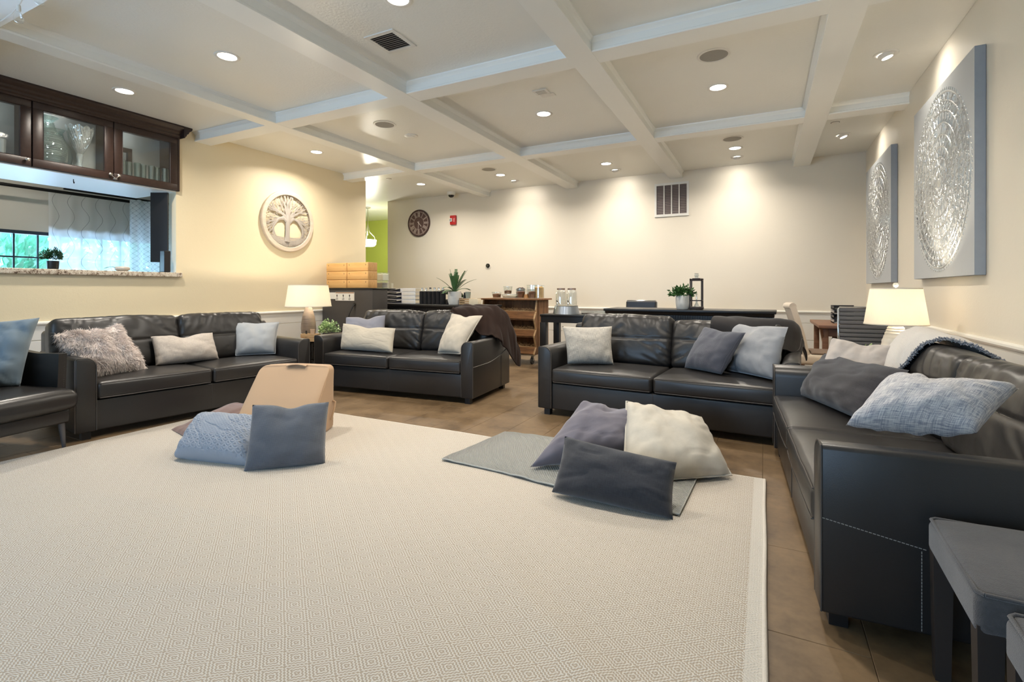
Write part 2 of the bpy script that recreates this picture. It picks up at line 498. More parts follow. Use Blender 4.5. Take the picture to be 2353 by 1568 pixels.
ceiling = struct('ceiling', MB().box(-12.2, 1.5, -3.6, 11.3, H, H + .1), MAT['ceil'])
BXS = [(-5.115, -4.945), (-3.295, -3.083), (-1.431, -1.230), (.397, .610)]
BYS = [(-1.19, -.99), (1.31, 1.51), (3.81, 4.01), (6.32, 6.515)]
def beam(x0, x1, y0, y1, along):
    m = MB(); e = .007
    HB_ = HB if along == 'y' else HB + .0018
    def pr(a, b):                              # half profiles: (across, z)
        return [(a, H), (a - .028, H), (a - .026, H - .010), (a - .012, H - .022), (a, H - .036), (a, HB_ + .022), (a - e, HB_ + .016), (a - e, HB_ + .003), (a - e + .003, HB_),
                (b + e - .003, HB_), (b + e, HB_ + .003), (b + e, HB_ + .016), (b, HB_ + .022), (b, H - .036), (b + .012, H - .022), (b + .026, H - .010), (b + .028, H), (b, H)]
    if along == 'y': m.prism(pr(x0, x1), y0, y1, 'y')
    else: m.prism(pr(y0, y1), x0, x1, 'x')
    return part('beam', m, MAT['beam'], ceiling, smooth=False)
for x0, x1 in BXS: beam(x0, x1, FY, BY, 'y')
xe = [LX] + [v for b in BXS for v in b] + [RX]
for y0, y1 in BYS:
    for a, b in zip(xe[::2], xe[1::2]): beam(a - .008, b + .008, y0, y1, 'x')

# ------------------------------------------------------------------ rails, wainscot boards, baseboards
def rail_prof(s, x):                            # (across, z), s = direction into the room
    return [(x, .775), (x + s * .012, .775), (x + s * .014, .79), (x + s * .026, .80), (x + s * .032, .812), (x + s * .030, .826), (x + s * .012, .834), (x, .834)]
struct('trim_1', MB().prism(rail_prof(1, LX), FY, 6.85, 'y'), MAT['white'])
struct('trim_2', MB().prism(rail_prof(-1, BY), -7.6, RX, 'x'), MAT['white'])
struct('trim_3', MB().prism(rail_prof(-1, RX), FY, BY, 'y'), MAT['white'])
base = [(0, 0), (.018, 0), (.018, .10), (.010, .118), (0, .12)]
struct('baseboard_left', MB().prism([(LX + a, z) for a, z in base], FY, 6.85, 'y'), MAT['white'])
struct('baseboard_back', MB().prism([(BY - a, z) for a, z in base], -7.6, RX, 'x'), MAT['white'])
struct('baseboard_right', MB().prism([(RX - a, z) for a, z in base], FY, BY, 'y'), MAT['white'])
WL, WB, WR = (bpy.data.objects[n] for n in ('wall_left', 'wall_back', 'wall_right'))
for z0, z1 in ((.12, .385), (.39, .643), (.648, .776)):
    part('wainscot_board', MB().bevprism([(LX, z0), (LX + .012, z0), (LX + .012, z1), (LX, z1)], FY, 6.85, 'y', .002, 1), MAT['wains'], WL, smooth=False)
    part('wainscot_board', MB().bevprism([(BY, z0), (BY - .012, z0), (BY - .012, z1), (BY, z1)], -7.6, RX, 'x', .002, 1), MAT['wains'], WB, smooth=False)
    part('wainscot_board', MB().bevprism([(RX, z0), (RX - .012, z0), (RX - .012, z1), (RX, z1)], FY, BY, 'y', .002, 1), MAT['wains'], WR, smooth=False)
# soffit above the pass-through
struct('trim_4', MB().box(-7.36, -6.472, OY0, OY1, 2.356, 2.368).box(-7.36, -6.80, OY0, OY1, 2.366, H - .001), MAT['white'])

# kitchen window
f = MB()
for a, b, c, d in ((.9, 5.0, 1.0, 1.05), (.9, 5.0, 1.915, 1.96), (.9, .95, 1.05, 1.915), (4.95, 5.0, 1.05, 1.915)): f.box(-9.12, -8.99, a, b, c, d)
win = struct('window_1', f, plain('blue_black_window_frame', (30, 42, 58), .4))
for k in range(16):
    y = .95 + .25 * k
    if .96 < y < 4.94: part('muntin', MB().box(-9.08, -9.055, y - .009 - .016, y + .009 - .016, 1.05, 1.915), win.data.materials[0], win, smooth=False)
part('muntin', MB().box(-9.078, -9.057, .95, 4.95, 1.592, 1.612), win.data.materials[0], win, smooth=False)
ys = [.95] + [.934 + .25 * k for k in range(1, 16)] + [4.95]
for k in range(0, 16):
    for z0, z1 in ((1.05, 1.592), (1.612, 1.915)):
        part('pane', MB().box(-9.07, -9.066, ys[k] + .009, ys[k + 1] - .009, z0, z1), MAT['glass_door'], win, smooth=False)

# ------------------------------------------------------------------ recessed lights, eyeball spots, speakers, vents
tr = MB().lathe([(.072, 0), (.076, -.004), (.095, -.006), (.100, -.003), (.100, 0)], seg=32, cap0=False, cap1=False)
tr_me = tr.mesh('trim_ring', MAT['offw']); ln_me = MB().lathe([(.0001, -.002), (.050, -.0025), (.073, -.001)], seg=28, cap0=False, cap1=False).mesh('lens', MAT['lens'])
def can(x, y, label, e=1.0):
    t = thing('recessed_light', label, 'ceiling light', (x, y, H), 0, 'recessed downlights in the coffered ceiling')
    link('trim_ring', tr_me, t); link('lens', ln_me, t)
    lamp('downlight', 'AREA', (0, 0, -.012), K_CAN * e, WARM, t, (0, 0, 0), shape='DISK', size=.13, spread=R(150))
for x, y, l in ((-5.75, 2.69, 'lit recessed downlight just above the glass door cabinet crown'), (-4.11, 2.69, 'lit recessed downlight in the coffer right of the glass cabinet, nearer the camera'),
                (-2.25, 2.69, 'large lit downlight cut off by the top edge, above the square ceiling vent'), (-.41, 2.69, 'recessed downlight in the near coffer above the rug'),
                (-5.80, 5.14, 'lit recessed downlight above the tree wall plaque'), (-5.80, 7.60, 'small lit downlight in the far left corner above the round clock'),
                (-4.10, 7.62, 'lit downlight in the far coffer beside a round speaker, left of the grille'), (-2.24, 5.20, 'lit downlight in the middle coffer beside the square smoke detector'),
                (-2.24, 7.70, 'lit downlight in the far coffer directly left of the white wall grille'), (-.41, 5.30, 'lit downlight in the coffer below the large round ceiling speaker'),
                (-.37, 7.68, 'lit downlight close above the rightmost eyeball spot at the back wall')):
    can(x, y, l)
can(-7.95, 2.6, 'unseen recessed light added to brighten the kitchen behind the glass cabinet', .45)  # hidden lamp added as fill for the dark kitchen
eye_ring = MB().lathe([(.062, 0), (.066, -.006), (.085, -.008), (.092, -.003), (.092, 0)], seg=28, cap0=False, cap1=False).mesh('ring', MAT['offw'])
eye_ball = MB().lathe([(.060, .006), (.058, -.014), (.046, -.030), (.040, -.034)], seg=24, cap0=False, cap1=False).mesh('eyeball', MAT['offw'])
eye_lens = MB().lathe([(.0001, -.031), (.040, -.033)], seg=24, cap0=False, cap1=False).mesh('lens', MAT['lens'])
def eyeball(x, y, aim, label, e=1.0, cone=125):
    t = thing('eyeball_spotlight', label, 'spotlight', (x, y, H), 0, 'eyeball spots aimed at the walls')
    link('ring', eye_ring, t)
    d = Vector(aim) - Vector((x, y, H)); q = d.to_track_quat('-Z', 'Y')
    tilt = Vector((0, 0, -1)).rotation_difference(d.normalized()).to_euler()
    tilt = (tilt[0] * .4, tilt[1] * .4, 0)
    b = link('eyeball', eye_ball, t); b.rotation_euler = tilt
    l = link('lens', eye_lens, b)
    lamp('spot_beam', 'SPOT', tuple(d.normalized() * .05), K_EYE * e * 4, WARM, t, q.to_euler(), spot_size=R(cone), spot_blend=1.0, shadow_soft_size=.04)
eyeball(.92, 2.70, (RX, 2.7, 2.75), 'eyeball spot over the near end of the right wall')
eyeball(.92, 5.20, (RX, 5.2, 2.72), 'larger eyeball spot nearest the big embossed canvas')
eyeball(.90, 7.65, (RX, 7.6, 2.72), 'eyeball spot over the far canvas by the right wall')
eyeball(-.37, 8.20, (-.4, BY, 2.6), 'eyeball spot close under a downlight, rightmost along the back wall')
eyeball(-2.22, 8.18, (-2.22, BY, 2.6), 'eyeball spot just left of the white wall grille')
eyeball(-4.09, 8.14, (-4.1, BY, 2.6), 'eyeball spot near the back wall, above the round black thermostat')
sp_ring = MB().lathe([(.112, 0), (.114, -.006), (.132, -.006), (.136, -.002), (.136, 0)], seg=32, cap0=False, cap1=False).mesh('rim', MAT['offw'])
sp_mesh = MB().lathe([(.0001, -.010), (.060, -.009), (.113, -.003)], seg=28, cap0=False, cap1=False).mesh('grille', MAT['grey_mesh'])
for x, y, l in ((-.386, 4.56, 'large round grey ceiling speaker right of the centre beam crossing'), (-.38, 7.18, 'round ceiling speaker above the two close lights at the back right'),
                (-4.10, 4.66, 'round grey ceiling speaker in the coffer beside the small round detector'), (-4.08, 7.17, 'small far ceiling speaker beside a lit downlight above the thermostat')):
    t = thing('ceiling_speaker', l, 'speaker', (x, y, H), 0, 'round speakers in the ceiling')
    link('rim', sp_ring, t); link('grille', sp_mesh, t)
t = thing('round_detector', 'small white round detector on the ceiling beside a grey speaker', 'detector', (-4.09, 5.155, H))
part('plate', MB().lathe([(.085, 0), (.085, -.008), (.07, -.014)], seg=28), MAT['offw'], t); part('ring', MB().lathe([(.045, -.0145), (.045, -.02), (.0001, -.022)], seg=24, cap0=False, cap1=False), MAT['ceil'], t)
t = thing('smoke_detector', 'square white smoke detector flush on the middle coffer ceiling', 'detector', (-2.007, 4.60, H), 0)
part('plate', MB().rbox(-.075, .075, -.06, .06, -.012, 0, .004), MAT['offw'], t)
for k in range(3): part('slot', MB().box(-.05, .05, -.035 + .03 * k, -.027 + .03 * k, -.0135, -.011), MAT['grey_mesh'], t)
part('cover', MB().rbox(-.05, .10, .075, .15, -.006, 0, .003), MAT['offw'], t)
for x, y, l in ((-6.03, 6.97, 'fire sprinkler cap on the ceiling by the green hall opening'), (.755, 7.05, 'fire sprinkler cap on the ceiling by the right wall')):
    t = thing('sprinkler', l, 'sprinkler', (x, y, H), 0, 'sprinkler caps')
    part('plate', MB().lathe([(.042, 0), (.042, -.004), (.03, -.010), (.0001, -.011)], seg=24, cap0=False, cap1=False), MAT['offw'], t)
    part('rim', MB().lathe([(.047, 0), (.047, -.002), (.043, -.002)], seg=24, cap0=False, cap1=False), MAT['char'], t)
t = thing('ceiling_vent', 'square ceiling air vent with dark slanted louvres and white frame', 'vent', (-2.686, 3.125, H))
f = MB()
for a, b, c, d in ((-.145, .145, -.15, -.115), (-.145, .145, .115, .15), (-.145, -.113, -.115, .115), (.113, .145, -.115, .115)): f.box(a, b, c, d, -.008, 0)
part('frame', f, MAT['offw'], t); part('duct', MB().box(-.113, .113, -.115, .115, -.001, 0), MAT['char'], t)
for k in range(9):
    y = -.10 + .025 * k
    part('slat', MB().rings([[(-.112, y, -.008), (-.112, y + .004, -.008), (-.112, y + .016, -.001), (-.112, y + .012, -.001)], [(.112, y, -.008), (.112, y + .004, -.008), (.112, y + .016, -.001), (.112, y + .012, -.001)]]), plain('vent_slat', (150, 152, 154), .4) if k == 0 else bpy.data.materials['vent_slat'], t, smooth=False)
# white return-air grille on the back wall
t = thing('wall_grille', 'white return air grille with four tall dark slots high on the back wall', 'vent', (-1.405, BY, 2.685))
f = MB(); W2, Z2 = .28, .285
for a, b, c, d in ((-W2, W2, -Z2, -Z2 + .038), (-W2, W2, Z2 - .038, Z2), (-W2, -W2 + .034, -Z2 + .038, Z2 - .038), (W2 - .034, W2, -Z2 + .038, Z2 - .038)): f.box(a, b, -.022, 0, c, d)
part('frame', f, MAT['offw'], t); part('back_panel', MB().box(-W2 + .03, W2 - .03, -.003, -.001, -Z2 + .03, Z2 - .03), plain('grille_dark', (86, 76, 74), .7), t)
for k in range(3): part('bar', MB().box(-.130 + .123 * k, -.113 + .123 * k, -.02, -.004, -Z2 + .038, Z2 - .038), MAT['offw'], t)
sl = plain('grille_slat', (118, 108, 106), .6)
sm = MB().rings([[(-.24, -.014, -.012), (-.24, -.012, -.013), (-.24, -.004, .008), (-.24, -.006, .009)], [(.24, -.014, -.012), (.24, -.012, -.013), (.24, -.004, .008), (.24, -.006, .009)]]).mesh('louvre', sl, False)
for k in range(18): link('louvre', sm, t, (0, 0, -.234 + .0275 * k))
# dome camera, fire alarm, thermostat, clock, wall plate
t = thing('security_camera', 'white dome security camera with black eye at the ceiling edge', 'camera', (-5.72, 8.50, H))
part('housing', MB().lathe([(.085, 0), (.085, -.05), (.075, -.06), (.06, -.062)], seg=28), MAT['offw'], t)
part('dome', MB().lathe([(.058, -.06), (.056, -.08), (.045, -.098), (.025, -.109), (.0001, -.113)], seg=24, cap0=False, cap1=False), plain('black_dome', (14, 15, 16), .08), t)
t = thing('fire_alarm', 'red fire alarm strobe with clear lens on the back wall', 'fire alarm', (-5.813, BY, 2.615))
part('body', MB().rbox(-.072, .072, -.05, 0, -.098, .098, .012), MAT['red'], t)
part('strobe', MB().rbox(-.068, -.006, -.072, -.045, -.035, .035, .01), MAT['offw'], t)
part('lens', MB().rbox(-.060, -.014, -.077, -.07, -.022, .022, .003), plain('strobe_lens', (180, 184, 188), .1, .4), t)
def text(s, size, mat, parent, loc, rot, name='lettering', ext=.0006):
    c = bpy.data.curves.new(name, 'FONT'); c.body = s; c.size = size; c.align_x = 'CENTER'; c.align_y = 'CENTER'; c.extrude = ext; c.materials.append(mat)
    o = bpy.data.objects.new(name, c); COL.objects.link(o); bpy.context.view_layer.update()
    me = bpy.data.meshes.new_from_object(o.evaluated_get(bpy.context.evaluated_depsgraph_get()))
    bpy.data.objects.remove(o); o = link(name, me, parent, loc); o.rotation_euler = rot; return o
text('FIRE', .042, MAT['offw'], t, (.036, -.0505, 0), (R(90), R(-90), 0))
t = thing('thermostat', 'small round black wall thermostat above the snack cart', 'thermostat', (-4.985, BY, 1.642))
part('plate', MB().lathe([(.052, 0), (.052, .006), (.045, .008)], (.012, 0, -.02), 28, 'y'), MAT['wall'], t)
part('ring', MB().lathe([(.042, 0), (.043, .022), (.038, .03), (.031, .03)], seg=32, ax='y'), MAT['black_m'], t)
part('face', MB().lathe([(.032, .0285), (.02, .0305), (.0001, .031)], seg=24, ax='y', cap0=False, cap1=False), plain('thermostat_face', (60, 62, 52), .2), t)
t = thing('wall_clock', 'round brown wall clock with pale roman numerals on the back wall', 'clock', (-6.712, BY, 2.606))
brown = plain('clock_brown', (92, 68, 62), .6); pale = plain('clock_pale', (188, 172, 162), .6)
part('rim', MB().lathe([(.292, 0), (.297, .02), (.290, .032), (.276, .032), (.270, .022)], seg=56, ax='y', cap0=False, cap1=False), plain('clock_rim', (74, 54, 50), .5), t)
part('face', MB().lathe([(.280, .015), (.28, .021), (.0001, .0215)], seg=48, ax='y', cap1=False), brown, t)
for r0 in (.25, .238, .132): part('ring_line', MB().lathe([(r0, .0212), (r0, .0232), (r0 + .005, .0232), (r0 + .005, .0212)], seg=56, ax='y', cap0=False, cap1=False), pale, t)
NUM = ['XII', 'I', 'II', 'III', 'IIII', 'V', 'VI', 'VII', 'VIII', 'IX', 'X', 'XI']
for k, s in enumerate(NUM):
    a = 2 * pi * k / 12; m = MB(); w = sum({'I': .016, 'V': .034, 'X': .034}[c] for c in s); x = -w / 2
    def bar(xa, za, xb, zb, th=.005):
        d = Vector((xb - xa, 0, zb - za)); n_ = Vector((d.z, 0, -d.x)).normalized() * th
        P = [Vector((xa, -.0235, za)) + n_, Vector((xa, -.0235, za)) - n_, Vector((xb, -.0235, zb)) - n_, Vector((xb, -.0235, zb)) + n_]
        m.rings([[tuple(p) for p in P], [(p.x, -.021, p.z) for p in P]])
    for c in s:
        if c == 'I': bar(x + .008, .145, x + .008, .23); x += .016
        elif c == 'V': bar(x + .004, .23, x + .017, .145, .004); bar(x + .030, .23, x + .017, .145, .004); x += .034
        else: bar(x + .004, .23, x + .030, .145, .004); bar(x + .030, .23, x + .004, .145, .004); x += .034
    for zz in (.145, .23): bar(-w / 2, zz, w / 2, zz, .002)
    m.xf(Matrix.Rotation(a, 4, 'Y')); part('numeral', m, pale, t, smooth=False)
for k in range(12): part('minute_mark', MB().box(-.004, .004, -.0235, -.021, .254, .268).xf(Matrix.Rotation(2 * pi * k / 12, 4, 'Y')), pale, t, smooth=False)
hand = plain('clock_hand', (226, 216, 206), .4)
for nm, a, L, w in (('hour_hand', 4.52 / 12, .105, .006), ('minute_hand', 31.0 / 60, .165, .0045)):
    part(nm, MB().box(-w, w, -.027, -.025, -.045, L).xf(Matrix.Rotation(2 * pi * a, 4, 'Y')), hand, t, smooth=False)
part('hub', MB().lathe([(.010, .021), (.010, .029), (.0001, .03)], seg=16, ax='y', cap0=False, cap1=False), hand, t)
# string lights looped under the near beam
t = thing('string_lights', 'clear globe bulbs on a white wire looped under the beam at top left', 'string lights', (-4.25, 1.40, 2.95))
wp = [(-.45, .02, .085), (-.3, .01, .0), (-.1, 0, -.005), (0, 0, .02), (.15, -.01, .06), (.345, -.02, .03), (.5, -.03, .07), (.7, -.03, .085)]
part('wire', MB().tube(wp, .004, 6), MAT['offw'], t)
for p in ((0, 0, .0), (.345, -.02, .015)):
    b = part('bulb', MB().lathe([(.008, .0), (.010, -.022), (.022, -.045), (.027, -.065), (.022, -.084), (.0001, -.094)], p, 18, cap0=False, cap1=False), MAT['glass'], t)
    part('socket', MB().lathe([(.011, .02), (.012, -.012), (.009, -.02)], p, 14), MAT['offw'], b)
# pendant in the green hall
t = thing('pendant_lamp', 'lit white bowl pendant hanging in the lime green hall', 'pendant lamp', (-8.55, 9.12, 2.30))
part('bowl', MB().lathe([(.0001, -.10), (.09, -.098), (.16, -.085), (.19, -.05), (.205, .06), (.20, .06), (.0001, .05)], seg=32, cap0=False, cap1=False), MAT['pendant'], t)
part('stem', MB().tube([(0, 0, .18), (0, 0, H - 2.30)], .012, 8), MAT['nickel'], t)
for k in range(3):
    a = 2 * pi * k / 3 + .4
    part('arm', MB().tube([(0, 0, .45), (.05 * cos(a), .05 * sin(a), .25), (.16 * cos(a), .16 * sin(a), .14), (.19 * cos(a), .19 * sin(a), .06)], .008, 6), MAT['nickel'], t)
part('canopy', MB().lathe([(.07, 0), (.07, -.02), (.03, -.04), (.0001, -.04)], (0, 0, H - 2.30), 24, cap0=False, cap1=False), MAT['nickel'], t)
lamp('pendant_glow', 'POINT', (0, 0, .16), 22, (1, .95, .82), t, shadow_soft_size=.1)
lamp('pendant_glow', 'POINT', (0, 0, -.20), 60, (1, .95, .82), t, shadow_soft_size=.12)
# ------------------------------------------------------------------ leather sofas
def sofa(label, loc, rz, L, D=1.0, seed=0, side_stitch=None, dash=False, bh=(.905, .905), ext=0.0):
    t = thing('leather_sofa', label, 'sofa', (*loc, 0), rz, 'dark leather two-cushion sofas round the rug')
    aw, ah, le = .13, .628, MAT['leather']
    rr = random.Random(seed)
    b = part('base', MB().rbox(aw - .004, L - aw + .004, .018, D - .06, .06, .297, .012, 2), le, t)
    part('stitching', MB().tube([(L / 2, .0165, .065), (L / 2, .0165, .295)], .0016, 6), MAT['leather_edge'], b)
    for sx in (0, 1):
        X = (lambda x: x) if sx == 0 else (lambda x: L - x)
        poly = [(0, .06), (aw, .06), (aw, ah - .075)]
        for k in range(1, 6):
            a = pi / 2 * k / 6; poly.append((aw - .075 * (1 - cos(a)), ah - .075 + .075 * sin(a)))
        poly += [(aw - .075, ah), (.018, ah), (.005, ah - .005), (0, ah - .018)]
        pp = [(X(x), z) for x, z in poly]
        if sx: pp = pp[::-1]
        ar = part('arm', MB().bevprism(pp, 0, D - .03, 'y', .010, 2), le, t, ang=50)
        edge = [(X(x), -.001, z) for x, z in poly]
        part('piping', MB().tube([(X(aw), .003, .065)] + [(x, .003, z) for x, _, z in edge[2:]] + [(X(0), .003, .065)], .0035, 6), MAT['leather_edge'], ar)
        if side_stitch and (sx in side_stitch):
            xo = X(0) + (-.0012 if sx == 0 else .0012)
            pts = []
            for k in range(41):
                y = .01 + (D - .10) * k / 40
                if dash: z = .385 - .105 * min(1, y / .30) ** 1.0 * (1 if y < .30 else 1); z = .385 - .05 * min(1, y / .28)
                else: z = .375 + .10 * max(0, (y - .35) / .55) ** 1.6
                pts.append((xo, y, z))
            st = MB()
            if dash:
                line = [(xo, .004 + .284 * k / 26, .382 - .052 * (k / 26)) for k in range(27)]
                for k in range(26): st.tube([Vector(line[k]).lerp(Vector(line[k + 1]), .12), Vector(line[k]).lerp(Vector(line[k + 1]), .82)], .0016, 5)
                line = [(xo, .275, .325 - .255 * k / 24) for k in range(25)]
                for k in range(24): st.tube([Vector(line[k]).lerp(Vector(line[k + 1]), .12), Vector(line[k]).lerp(Vector(line[k + 1]), .82)], .0013, 5)
                o = part('stitching', st, MAT['stitch'], ar, kind='stuff')
            else:
                part('stitching', st.tube(pts, .0022, 5), MAT['stitch'], ar)
                part('seam', MB().tube([(xo, D * .72, .07), (xo, D * .72, .41)], .0016, 5), MAT['leather_edge'], ar)
    w = (L - 2 * aw) / 2
    for k in range(2):
        x0 = aw + w * k + .003; x1 = aw + w * (k + 1) - .003; xm = (x0 + x1) / 2; hw = (x1 - x0) / 2; sd = seed * 7.3 + k * 3.1
        def fn(x, y, z):
            u = (x - xm) / hw; v = (y - .33) / .34
            e = max(0, 1 - u ** 4) * max(0, 1 - v ** 4)
            if z > .36: z += .018 * e + .004 * nz(x * 5, y * 5, sd) * e
            if y < .05: y -= .010 * (1 - u * u) * max(0, 1 - ((z - .365) / .07) ** 2) + .003 * nz(x * 7, z * 9, sd + 2)
            return x, y, z
        c = part('seat_cushion', MB().rbox(x0, x1, -.006, .68, .300, .432, .030, 4, (14, 12, 3), fn), le, t, ang=80)
        for zz, yy in ((.421, .001), (.312, -.002)):
            part('piping', MB().tube([fn(x0 + .016, .055, zz)] + [fn(x0 + .02 + (x1 - x0 - .04) * i / 14, yy - .003, zz + (.002 if zz > .36 else 0)) for i in range(15)] + [fn(x1 - .016, .055, zz)], .0032, 6), MAT['leather_edge'], c)
    for k in range(2):
        x0 = aw + w * k + .004 - (ext if k == 0 else 0); x1 = aw + w * (k + 1) - .004; xm = (x0 + x1) / 2; hw = (x1 - x0) / 2; sd = seed * 5.7 + k * 9.3
        zt = bh[k]; zc, hz = (.41 + zt) / 2, (zt - .41) / 2
        M = Matrix.Translation((0, .70, .40)) @ Matrix.Rotation(R(-13), 4, 'X') @ Matrix.Translation((0, -.70, -.40))
        def fb(x, y, z):
            u = (x - xm) / hw; v = (z - zc) / hz
            e = max(0, 1 - u ** 4) * max(0, 1 - v ** 4)
            front = y < .70
            if front:
                y -= .045 * e ** .8 * (1 - .25 * v)
                # creases fanning down from the top edge and the lower corners
                s_ = 1 if u > 0 else -1
                c1 = 1 - min(1, abs(nz(x * 13 + z * 5 * s_, z * 3.0, sd)) * 3.2)
                c2 = 1 - min(1, abs(nz((x * .7 * s_ + z) * 11, (x * s_ - z) * 2.2, sd + 5)) * 3.0)
                y += (.003 + .015 * max(0, v) ** 1.3) * c1 ** 1.5 + (.002 + .014 * max(0, abs(u) - .25) * max(0, .75 - v)) * c2 ** 1.5
                y += .010 * math.exp(-((z - (.665 + .012 * u * u)) / .012) ** 2)
            else: y += .02 * e
            if z > zc: z += (.010 * nz(x * 4, y * 4, sd) + .012 * (1 - u * u) - .004 * abs(u) ** 6) * max(0, v)
            x += .012 * (1 - v * v) * u
            return x, y, z
        part('back_cushion', MB().rbox(x0, x1, .61, .80, .41, zt, .05, 5, (36, 3, 36), fb, M), le, t, ang=80)
        bc = t.children[-1] if False else [o for o in COL.objects if o.parent == t][-1]
        zs = .665
        part('seam', MB().tube([M @ Vector(fb(x0 + .03 + (x1 - x0 - .06) * i / 30, .611, zs + .012 * ((2 * i / 30 - 1) ** 2))) for i in range(31)], .0022, 5), MAT['leather_edge'], bc)
        part('piping', MB().tube([M @ Vector(fb(x0 + .06 + (x1 - x0 - .12) * i / 30, .632, zt - .022)) for i in range(31)], .0028, 5), MAT['leather_edge'], bc)
    part('back_frame', MB().rbox(.012, L - .012, D - .19, D, .06, .80, .04, 3), le, t)
    for x in (.075, L - .075):
        for y in (.06, D - .09): part('leg', MB().box(x - .028, x + .028, y - .028, y + .028, 0, .062), MAT['black'], t, smooth=False)
    return t
def mtx(loc, rz): return Matrix.Translation((*loc, 0)) @ Matrix.Rotation(rz, 4, 'Z')
S1 = dict(loc=(-4.619, 1.837), rz=math.atan2(.9907, .1358), L=1.95)
S2 = dict(loc=(-4.613, 4.056), rz=R(4.9), L=2.03)
S3 = dict(loc=(-1.868, 4.211), rz=R(-3.6), L=2.10)
S4 = dict(loc=(.052, 3.985), rz=math.atan2(-.9984, .0575), L=2.02)
sofa('dark leather sofa along the left wall with a furry pillow', seed=1, ext=.115, **S1)
sofa('dark leather sofa in the middle with the brown throw on its back corner', seed=2, side_stitch=(1,), bh=(.895, .905), **S2)
sofa('dark leather sofa facing the camera with waffle pillow and dark grey throw', seed=3, bh=(.905, .866), **S3)
sofa('dark leather sofa along the right wall seen from its arm end', seed=4, side_stitch=(1,), dash=True, bh=(.848, .848), **S4)

# ------------------------------------------------------------------ pillows
def pillow(name, label, corners, T, mat, n=30, pin=.05, dent=0.0, dentu=0.0, wr=.005, relief=None, pipe=None, sag=.28, seed=0, group=None, flange=0.0, bulge=.5, rel_n=None, flat=False):
    BL, BR, TR, TL = [np.array(c, float) for c in corners]
    C = (BL + BR + TR + TL) / 4; T = T * 1.28
    w = (np.linalg.norm(BR - BL) + np.linalg.norm(TR - TL)) / 2; h_ = (np.linalg.norm(TL - BL) + np.linalg.norm(TR - BR)) / 2
    N = np.cross((BR - BL) + (TR - TL), (TL - BL) + (TR - BR)); N /= np.linalg.norm(N)
    nu = nv = rel_n or n
    def mid(u, v):
        uu = u * (1 - pin * (1 - v * v)); vv = v * (1 - pin * (1 - u * u) * (.35 if v < 0 else 1))
        if dent: vv -= dent * math.exp(-((u - dentu) / .30) ** 2) * max(0, (v + .2) / 1.2) ** 1.5
        a, b = (uu + 1) / 2, (vv + 1) / 2
        return (BL * (1 - a) + BR * a) * (1 - b) + (TL * (1 - a) + TR * a) * b
    def thick(u, v):
        k = 1 - flange
        a = max(0, 1 - (abs(u) / k) ** 2.4) if flange else max(0, 1 - abs(u) ** 2.4)
        b = max(0, 1 - (abs(v) / k) ** 2.4) if flange else max(0, 1 - abs(v) ** 2.4)
        t = (a * b) ** bulge * T / 2 * (1 - sag * v)
        if dent: t *= 1 - .35 * math.exp(-((u - dentu) / .22) ** 2) * max(0, v)
        return t + .003
    def P(u, v, s):
        t = thick(u, v)
        ed = max(abs(u), abs(v))
        wv = wr * nz(u * 2.0 * (1 + abs(v)) + seed * 3.7, v * 2.0 + s, seed) * 2 - wr * 1.1 * max(0, 1 - abs(nz(u * 1.7 + v * .9 + seed, v * 1.3 - u * .8, seed + 9)) * 9) * (1 - ed ** 6)
        ang = math.atan2(v, u)
        wv += wr * 1.2 * ed ** 3 * (1 - ed ** 8) * sin(ang * 17 + 3 * nz(u * 2, v * 2, seed)) * (.5 + nz(ang * 1.3, s, seed + 4))
        if ed > .999: wv = 0
        r_ = relief((u + 1) / 2 * w, (v + 1) / 2 * h_) * (1 - ed ** 10) if (relief and s > 0) else 0
        return mid(u, v) + N * s * (t * (.72 if s < 0 else 1) + wv) + N * r_ - C
    vs = []; fs = []; uv = []
    g = [-1 + 2 * i / nu for i in range(nu + 1)]
    if not relief: g = [math.copysign(abs(x) ** .85, x) for x in g]
    A = {}; Bk = {}
    for j, v in enumerate(g):
        for i, u in enumerate(g):
            A[i, j] = len(vs); vs.append(P(u, v, 1)); uv.append(((u + 1) / 2 * w, (v + 1) / 2 * h_))
    for j, v in enumerate(g):
        for i, u in enumerate(g):
            if i in (0, nu) or j in (0, nv):
                vs[A[i, j]] = mid(u, v) - C; Bk[i, j] = A[i, j]
            else:
                Bk[i, j] = len(vs); vs.append(P(u, v, -1)); uv.append(((u + 1) / 2 * w, (v + 1) / 2 * h_))
    for j in range(nv):
        for i in range(nu):
            fs.append((A[i, j], A[i + 1, j], A[i + 1, j + 1], A[i, j + 1]))
            fs.append((Bk[i, j], Bk[i, j + 1], Bk[i + 1, j + 1], Bk[i + 1, j]))
    m = MB(); m.add(vs, fs); m.uv = np.array(uv)
    if pipe:
        t = thing(name, label, 'pillow', tuple(C), 0, group)
        part('cover', m, mat, t, ang=80)
        loop = [mid(u, -1) - C for u in g] + [mid(1, v) - C for v in g[1:]] + [mid(u, 1) - C for u in g[::-1][1:]] + [mid(-1, v) - C for v in g[::-1][1:]]
        pm = MB().tube(loop, .0055, 7); pm.uv = np.zeros((len(pm.v), 2))
        part('piping', pm, pipe, t, ang=80)
        t['_P'] = 0
        return t, P, C, N
    o = solo(name, m, mat, label, 'pillow', tuple(C), 0, group, 80)
    return o, P, C, N

